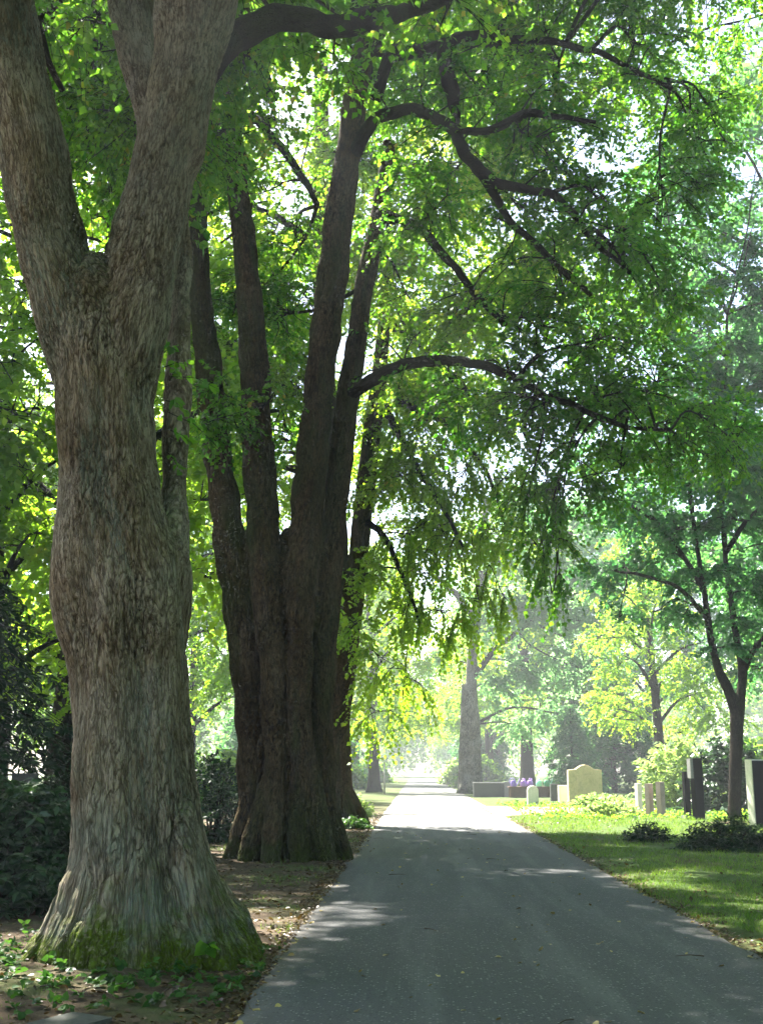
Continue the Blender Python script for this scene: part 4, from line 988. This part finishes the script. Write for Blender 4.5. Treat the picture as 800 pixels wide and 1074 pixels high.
for x, y, rz, s_, lb in ((-7.5, 98, .4, 1.15, "small dark conifer left of the far road end, behind the lamp"), (-12, 84, 2.0, 1.3, "broad dark conifer at the far left, between the lamp and the third trunk"),
                        (6.6, 120, 3.0, 1.3, "hazy conifer right of the far road end, beyond the split trunk"), (13.5, 80, 1.1, 1.25, "blue conifer right of the one behind the watering cans")):
    copy_tree(c2, (x, y, 0), rz, s_, lb)
bf = bush("shrub", "loose green shrub on the left verge far along the road", "bush", (-5.6, 90, 0), 1.8, 1.6, 2.2, 61, M['wood'], .26, 380, KITE, 9, .6)
for x, y, rz, s_, lb in ((-7.5, 72, 1.0, 1.1, "green shrub just left of the distant lamp post"), (-5.2, 128, 2.0, 1.5, "faint shrub at the far left end of the road"), (5.6, 104, 2.6, 1.3, "faint shrub right of the road beyond the split trunk"),
                        (-9.5, 60, .2, 1.2, "sunlit shrub behind the third trunk, left of the far lime"), (-9, 44, 4.0, 1.0, "shrub behind the base of the third trunk"), (14.5, 56, 3.3, 1.25, "shrub under the yellow green tree behind the graves"), (18, 62, 5.0, 1.5, "shrub far right under the blue green trees")):
    copy_tree(bf, (x, y, 0), rz, s_, lb)

# ------------------------------------------------------------------ gravestones and small things
def slab_mesh(outline, depth, bevel=.015):
    """outline: (x, z) points counter-clockwise; a slab with bevelled faces."""
    o = np.array(outline, float); n = len(o)
    c = o.mean(0)
    half = np.maximum((o.max(0) - o.min(0)) / 2, .02)
    ins = c + (o - c) * (1 - bevel / half)
    L = [(ins, -depth / 2), (o, -depth / 2 + bevel), (o, depth / 2 - bevel), (ins, depth / 2)]
    v = np.concatenate([np.stack([p[:, 0], np.full(n, y), p[:, 1]], 1) for p, y in L])
    f = []
    for k in range(3):
        for i in range(n):
            j = (i + 1) % n
            f.append([k * n + i, k * n + j, (k + 1) * n + j, (k + 1) * n + i])
    return v, [np.array(f), np.arange(n)[None], (np.arange(n)[None, ::-1] + 3 * n)]

def box_outline(w, h, z=0): return [(-w / 2, z), (w / 2, z), (w / 2, z + h), (-w / 2, z + h)]
def round_outline(w, h, rise, n=12):
    a = np.linspace(0, math.pi, n)
    return [(-w / 2, 0), (w / 2, 0)] + [(math.cos(t) * w / 2, h - rise + math.sin(t) * rise) for t in a]
def part(name, outline, depth, mat, root, loc=(0, 0, 0), rz=0.0, bevel=.015):
    v, f = slab_mesh(outline, depth, bevel)
    o = link(name, raw_mesh(name, v, f, flat=True), mat, root, loc); o.rotation_euler = (0, 0, rz)
    return o

def grave(label, x, y, outline, depth, mat, rz=0.0, plinth=None, pm=None, name="gravestone", tilt=0.0):
    r = thing(name, label, "gravestone", (x, y, 0), "gravestones", rz)
    ph = 0.0
    if plinth:
        w, ph, d = plinth
        part("plinth", box_outline(w, ph + .05, -.05), d, pm or mat, r)
    return part("slab", outline, depth, mat, r, (0, 0, ph + .002))

def gx(px, Y, py=840): return P(px, py, Y)[0]

grave("rounded white gravestone standing alone at the bright bend of the path", gx(558.5, 50), 50, round_outline(.47, .88, .2), .2, M['pale_stone'], .1)
t = [(-.72, 0), (.72, 0), (.72, 1.18)] + [(.72 - .34 - .0, 1.22), (.30, 1.28), (.16, 1.36), (0, 1.39), (-.16, 1.36), (-.30, 1.28), (-.38, 1.22)] + [(-.72, 1.18)]
t = [(a * 1.08, b * 1.14) for a, b in t]
r = grave("broad tan gravestone with a gently humped top above pale shrubs", gx(613.5, 53), 53, t, .28, M['tan_stone'], .12, (1.62, .18, .42))
part("panel", [(-.38, .32), (.38, .32), (.38, 1.12), (-.38, 1.12)], .03, M['tan_stone'], r, (0, -.145, 0))
grave("small pale gravestone left of the broad tan one", gx(591, 54), 54, box_outline(.5, .72), .22, M['pale_stone'], .1, (.6, .12, .34))
grave("small dark gravestone between the watering cans and the pale stones", gx(581.5, 58), 58, box_outline(.42, .85), .2, M['dark_stone'], .1)
grave("left one of the two rosy gravestones, slimmer", gx(680.5, 39.6), 39.6, box_outline(.2, 1.1), .22, M['pink_stone'], .55)
grave("right one of the two rosy gravestones, wider and nearer the black slabs", gx(692.5, 39.2), 39.2, box_outline(.2, 1.16), .24, M['pink_stone'], .55)
grave("pale narrow stone left of the rosy pair, half hidden in shrubs", gx(669.5, 40.5), 40.5, box_outline(.18, 1.1), .2, M['pale_stone'], .4)
grave("thin low black gravestone left of the taller black slab", gx(720, 37.6), 37.6, box_outline(.20, 1.36), .16, M['black_stone'], .3, (.3, .14, .3), M['grey_stone'])
r = grave("tall black gravestone beside the small dark tree", gx(731.5, 37.4), 37.4, box_outline(.32, 1.92), .26, M['black_stone'], .3)
part("plaque", box_outline(.1, .62, 1.29), .24, M['grey_stone'], r, (-.213, 0, 0))
r = grave("large black fronted gravestone with pale stone side, cut by the right edge", gx(797.5, 33.4, 850), 33.4, box_outline(.62, 1.85), .36, M['pale_stone'], .27)
part("panel", box_outline(.60, 1.80, .02), .03, M['black_stone'], r, (0, -.196, 0))
grave("grey gravestone behind the rhododendron at the left", gx(25, 19.5), 19.5, box_outline(.42, 1.42), .18, M['dark_stone'], -.2, (.55, .1, .3))
grave("rust brown gravestone at the left edge behind the rhododendron", gx(2, 19.8), 19.8, box_outline(.36, 1.36), .18, M['brown_stone'], -.2)

w = thing("garden_wall", "low grey stone wall beside the pale split trunk", "wall", (gx(512, 66, 826), 66, 0), None, .06)
wb = part("wall_body", box_outline(1.72, .82, -.05), .3, M['dark_stone'], w)
part("coping", box_outline(1.78, .06, .775), .36, M['grey_stone'], wb)
part("pier", box_outline(.34, .92, -.05), .38, M['grey_stone'], w, (1.05, 0, 0))

tb = thing("can_stand", "low weathered stand carrying the row of watering cans", "stand", (gx(556, 65, 830), 65, 0), None, .05)
part("shelf", box_outline(2.5, .06, .56), .5, M['timber'], tb)
part("back_board", box_outline(2.4, .56, 0), .05, M['timber'], tb, (0, .1, 0))
for s in (-1.12, 0, 1.12): part("leg", box_outline(.1, .555, 0), .1, M['timber'], tb, (s, -.16, 0))

def watering_can(label, x, mat, rz):
    r = thing("watering_can", label, "watering can", (x, 64.95, .622), "watering cans on the stand", rz)
    b = MB(); tube(b, [(0, 0, 0), (0, 0, .02), (0, 0, .2), (0, 0, .30), (0, 0, .34)], [.15, .165, .16, .14, .09], 16)
    link("tank", b.mesh("tank", smooth=False), mat, r)
    b = MB(); tube(b, catmull([(.14, 0, .06), (.24, 0, .16), (.34, 0, .36)], 4), np.linspace(.035, .02, 9), 8)
    sp_ = link("spout", b.mesh("spout"), mat, r)
    b = MB(); tube(b, [(.338, 0, .357), (.365, 0, .40)], [.024, .05], 10); link("rose", b.mesh("rose"), mat, sp_)
    b = MB(); tube(b, catmull([(-.13, 0, .12), (-.24, 0, .26), (-.14, 0, .43), (.02, 0, .44), (.1, 0, .33)], 4), np.full(17, .016), 6)
    link("handle", b.mesh("handle"), mat, r)
for lb, px, mt, rz in (("leftmost purple watering can on the stand", 538, 'purple', 0.1), ("violet watering can, second from the left", 548.5, 'violet', 1.3), ("violet watering can next to the mint one", 555.5, 'violet', 1.2),
                       ("mint coloured watering can on the stand", 564.5, 'mint', 1.4), ("dark green watering can at the right end of the stand", 573, 'green_p', .15)):
    watering_can(lb, gx(px, 65, 820), M[mt], rz)

lp = thing("path_lamp", "small white topped lamp post at the left of the distant road", "lamp", (gx(403, 74, 820), 74, 0))
b = MB(); tube(b, [(0, 0, -.05), (0, 0, 2.0)], [.07, .055], 8); link("post", b.mesh("post", smooth=True), M['post'], lp)
b = MB(); tube(b, [(0, 0, 1.98), (0, 0, 2.02), (0, 0, 2.2), (0, 0, 2.22)], [.12, .2, .22, .18], 12); lh = link("lamp_head", b.mesh("lamp_head"), M['white'], lp)
b = MB(); tube(b, [(0, 0, 2.221), (0, 0, 2.26), (0, 0, 2.33)], [.27, .25, .06], 12); link("cap", b.mesh("cap"), M['roofing'], lh)

ks = P(72, 1066, 8.0)
kb = tag(part("kerb_stone", [(-.17, -.04), (.17, -.04), (.17, .09), (-.17, .09)], .42, M['kerb'], None, (-2.20, 7.58, -.04), -.5), "grey kerb stone lying in the soil at the lower left", "kerb stone")
kb = None

# ------------------------------------------------------------------ ground cover
def gz(x, y): return ground_z(np.asarray(x), np.asarray(y))
# mown grass on the right verge and thin grass left
rg = np.random.default_rng(71)
n = 120000
y = 8 + 32 * rg.random(n) ** 1.5
x = ROAD_R - .10 + .12 * noise(np.stack([y * 1.1, y * 0, y * 0], 1)) + (1.0 + (y - 8) * .42 + 1.2) * rg.random(n)
cl = fbm(np.stack([x * .5, y * .5, np.zeros(n)], 1), 3)
k = (cl > -.22) & (rg.random(n) < .9)
x, y = x[k], y[k]
nl_ = 9000
xl = ROAD_L - .05 - 6 * rg.random(nl_) ** 1.4; yl = 7.5 + 22 * rg.random(nl_)
cl = fbm(np.stack([xl * .7, yl * .7, np.zeros(nl_) + 8], 1), 3); k = cl > .08
x, y = np.concatenate([x, xl[k]]), np.concatenate([y, yl[k]])
n = len(x)
z = gz(x, y)
gm = MB()
d = rg.normal(size=(n, 3)) * .45; d[:, 2] = 1
put_leaves(gm, np.stack([x, y, z - .006], 1), d, rg.normal(size=(n, 3)), (.02 + .04 * rg.random(n) + .07 * np.clip(fbm(np.stack([x * 2.2, y * 2.2, x * 0], 1), 3) + .05, 0, 1)) * (1 + (y - 8) / 30), (np.array([[0, -.06, 0], [0, .06, 0], [1, 0, .25]]), [np.array([[0, 1, 2]])]), np.clip(.5 + .16 * rg.normal(size=n), 0, 1))
tag(link("grass", gm.mesh("grass"), M['grass']), "short patchy grass on the verges of the path", "grass", None, 'stuff')

# leaf litter
n = 11000
y = 6.5 + 36 * rg.random(n) ** 1.3
side = rg.random(n)
x = np.where(side < .70, ROAD_L + .15 - 5.5 * rg.random(n) ** 1.3, np.where(side < .93, ROAD_R - .1 + 4 * rg.random(n) ** 2.0, 0))
x = np.where(side >= .93, ROAD_L + (ROAD_R - ROAD_L) * rg.random(n), x)
onroad = (x > ROAD_L) & (x < ROAD_R)
keep = ~onroad | (rg.random(n) < .30)
x, y, onroad = x[keep], y[keep], onroad[keep]; n = len(x)
tr = (x - .5 * (ROAD_L + ROAD_R)) / (.5 * (ROAD_R - ROAD_L))
z = np.where(onroad, .035 - .03 * np.abs(tr) ** 2 + .006, gz(x, y) + .008)
d = rg.normal(size=(n, 3)); d[:, 2] *= .25
nor = rg.normal(size=(n, 3)) * .35 + np.array([0, 0, 1])
fm = MB()
rn = np.where(onroad, np.clip(.72 + .15 * rg.normal(size=n), .45, 1), np.clip(.24 + .15 * rg.normal(size=n), 0, 1))
put_leaves(fm, np.stack([x, y, z], 1), d, nor, rg.uniform(.025, .065, n), HEART, rn)
tag(link("fallen_leaves", fm.mesh("fallen_leaves"), M['fallen']), "scattered dry yellow and brown leaves on path and soil", "leaves", None, 'stuff')

n = 5200
sd2 = rg.random(n) < .62
y = 7 + 30 * rg.random(n) ** 1.2
off = np.abs(rg.normal(size=n)) * .16 - .06
x = np.where(sd2, ROAD_L - off, ROAD_R + off)
tr = (x - .5 * (ROAD_L + ROAD_R)) / (.5 * (ROAD_R - ROAD_L))
z = np.where(np.abs(tr) < .99, .035 - .03 * tr ** 2 + .006, np.maximum(gz(x, y), -.005) + .008)
d = rg.normal(size=(n, 3)); d[:, 2] *= .25
em = MB()
put_leaves(em, np.stack([x, y, z], 1), d, rg.normal(size=(n, 3)) * .35 + np.array([0, 0, 1]), rg.uniform(.018, .05, n), HEART, np.clip(.28 + .2 * rg.normal(size=n), 0, 1))
for k in range(260):
    px_, py_ = (ROAD_L - abs(rg.normal()) * 1.2, 7 + 20 * rg.random()) if k % 14 else (ROAD_L + 4.2 * rg.random(), 7 + 24 * rg.random())
    a = rg.uniform(0, 6.28); l = rg.uniform(.06, .3)
    z0_ = .045 if ROAD_L < px_ < ROAD_R else float(gz([px_], [py_])[0]) + .012
    tube(em, [(px_, py_, z0_), (px_ + math.cos(a) * l * .5, py_ + math.sin(a) * l * .5 + .01, z0_ + .008), (px_ + math.cos(a) * l, py_ + math.sin(a) * l, z0_)], [.005, .004, .002], 4, rnd=.18)
tag(link("edge_litter", em.mesh("edge_litter"), M['fallen']), "small dry leaves and twigs gathered along the path edges", "leaves", None, 'stuff')

# creeping ivy and seedlings round the first trunk
n = 330
a = rg.uniform(-3.3, .6, n); rr = 1.0 + 1.3 * rg.random(n) ** 1.3
x = b1[0] + np.cos(a) * rr; y = b1[1] + np.sin(a) * rr * 1.05
cl = fbm(np.stack([x * 1.4, y * 1.4, np.zeros(n) + 3], 1), 2)
k = (cl > -.06) & (x < ROAD_L - .05)
x, y = x[k], y[k]
xe = -4.2 + 2.2 * rg.random(130) - .6; ye = 8.2 + 3.5 * rg.random(130)
x, y = np.concatenate([x, xe]), np.concatenate([y, ye]); n = len(x)
im = MB()
D = rg.normal(size=(n, 3)) * .8; D[:, 2] = .45
sprays(rg, im, None, np.stack([x, y, gz(x, y) + .01], 1), D, rg.uniform(.08, .2, n), 6, .055, HEART, droop=.2, hang=.1, flat=1.0)
tag(link("ground_cover", im.mesh("ground_cover"), M['ivy']), "small creeping leaves round the mossy tree base", "ground cover", None, 'stuff')

# pale planting that carpets the graves further back
n = 2600
x = 3.6 + 8 * rg.random(n); y = 37 + 16 * rg.random(n)
k = fbm(np.stack([x * .5, y * .5, np.zeros(n)], 1), 2) > -.05
x, y = x[k], y[k]; n = len(x)
pm_ = MB(); D = rg.normal(size=(n, 3)) * .6; D[:, 2] = .7
sprays(rg, pm_, None, np.stack([x, y, gz(x, y)], 1), D, rg.uniform(.12, .3, n), 6, .1, KITE, droop=.3, hang=.1, flat=1.0)
tag(link("grave_planting", pm_.mesh("grave_planting"), M['wood']), "low green planting that carpets the sunlit graves", "ground cover", None, 'stuff')

# far wood that closes the view
wm, wt = MB(), MB()
n = 26000
rgw = np.random.default_rng(81)
th = rgw.uniform(-1.2, 1.2, 150)
cx = np.sin(th) * rgw.uniform(125, 215, 150); cy = np.cos(th) * rgw.uniform(150, 235, 150)
cx = np.concatenate([cx, rgw.uniform(-9, 10, 14)]); cy = np.concatenate([cy, rgw.uniform(188, 235, 14)])
k = (np.abs(cx - .9) > 5) | (cy > 186)
cx, cy = cx[k], cy[k]
for X, Yc in zip(cx, cy):
    h = rgw.uniform(13, 21)
    m_ = 190
    o = in_ball(rgw, m_, .2) * np.array([4.8, 4.8, h * .48]) + np.array([X, Yc, h * .55])
    o[:, 2] = np.maximum(o[:, 2], .5)
    sprays(rgw, wm, None, o, rgw.normal(size=(m_, 3)), np.full(m_, 1.6), 7, .62, KITE)
tag(link("distant_woods", wm.mesh("distant_woods"), M['wood']), "hazy mass of far trees closing the end of the avenue", "woods", None, 'stuff')

# ------------------------------------------------------------------ air
HZ = dict(density=0.0011)
m, nt, N, Lk = new_mat("morning_haze")
pv = N('ShaderNodeVolumePrincipled'); pv.inputs['Density'].default_value = HZ['density']; pv.inputs['Color'].default_value = (0.90, 0.96, 1.0, 1); pv.inputs['Anisotropy'].default_value = 0.35
o = N('ShaderNodeOutputMaterial'); Lk(pv.outputs[0], o.inputs['Volume'])
x0, x1, y0, y1, z0, z1 = -270, 270, -70, 340, -1.2, 34
v = np.array([[x, y, z] for z in (z0, z1) for y in (y0, y1) for x in (x0, x1)], float)
f = np.array([[0, 2, 3, 1], [4, 5, 7, 6], [0, 1, 5, 4], [2, 6, 7, 3], [0, 4, 6, 2], [1, 3, 7, 5]])
tag(link("haze", raw_mesh("haze", v, [f]), m), "thin sunlit haze in the air of the avenue", "haze", None, 'stuff')

# ------------------------------------------------------------------ light
AZ, EL = math.radians(-33), math.radians(52)
w = bpy.data.worlds.new("World"); sc.world = w; w.use_nodes = True
nt = w.node_tree
sky = nt.nodes.new('ShaderNodeTexSky'); sky.sky_type = 'NISHITA'; sky.sun_disc = False
sky.sun_elevation = EL; sky.sun_rotation = AZ; sky.air_density = 1.0; sky.dust_density = 2.0; sky.ozone_density = 1.0
bgn = nt.nodes['Background']; bgn.inputs[1].default_value = 0.055
nt.links.new(sky.outputs[0], bgn.inputs[0])
sd_ = np.array([math.sin(AZ) * math.cos(EL), math.cos(AZ) * math.cos(EL), math.sin(EL)])
sl_ = bpy.data.lights.new("sun", 'SUN'); sl_.energy = 5.0; sl_.angle = math.radians(0.53); sl_.color = (1.0, 0.95, 0.86)
so_ = bpy.data.objects.new("sun", sl_); COL.objects.link(so_)
so_.rotation_euler = Vector(sd_).to_track_quat('Z', 'Y').to_euler(); so_.location = (-20, 20, 30)

# ------------------------------------------------------------------ camera
cd = bpy.data.cameras.new("camera"); co_ = bpy.data.objects.new("camera", cd); COL.objects.link(co_)
co_.location = EYE; co_.rotation_euler = (math.pi / 2 + PITCH, 0, YAW)
cd.sensor_fit = 'VERTICAL'; cd.sensor_height = 36; cd.lens = 36 * F / 1074
cd.clip_start = .05; cd.clip_end = 2000
sc.camera = co_

sc.view_settings.view_transform = 'Standard'; sc.view_settings.look = 'None'
sc.view_settings.exposure = 3.05; sc.view_settings.gamma = 1.0; sc.view_settings.use_curve_mapping = False
cy = sc.cycles
cy.max_bounces = 10; cy.diffuse_bounces = 6; cy.glossy_bounces = 2; cy.transmission_bounces = 8; cy.volume_bounces = 0; cy.transparent_max_bounces = 4
cy.sample_clamp_indirect = 6.0
cy.use_denoising = True
cy.use_adaptive_sampling = True; cy.adaptive_threshold = 0.015
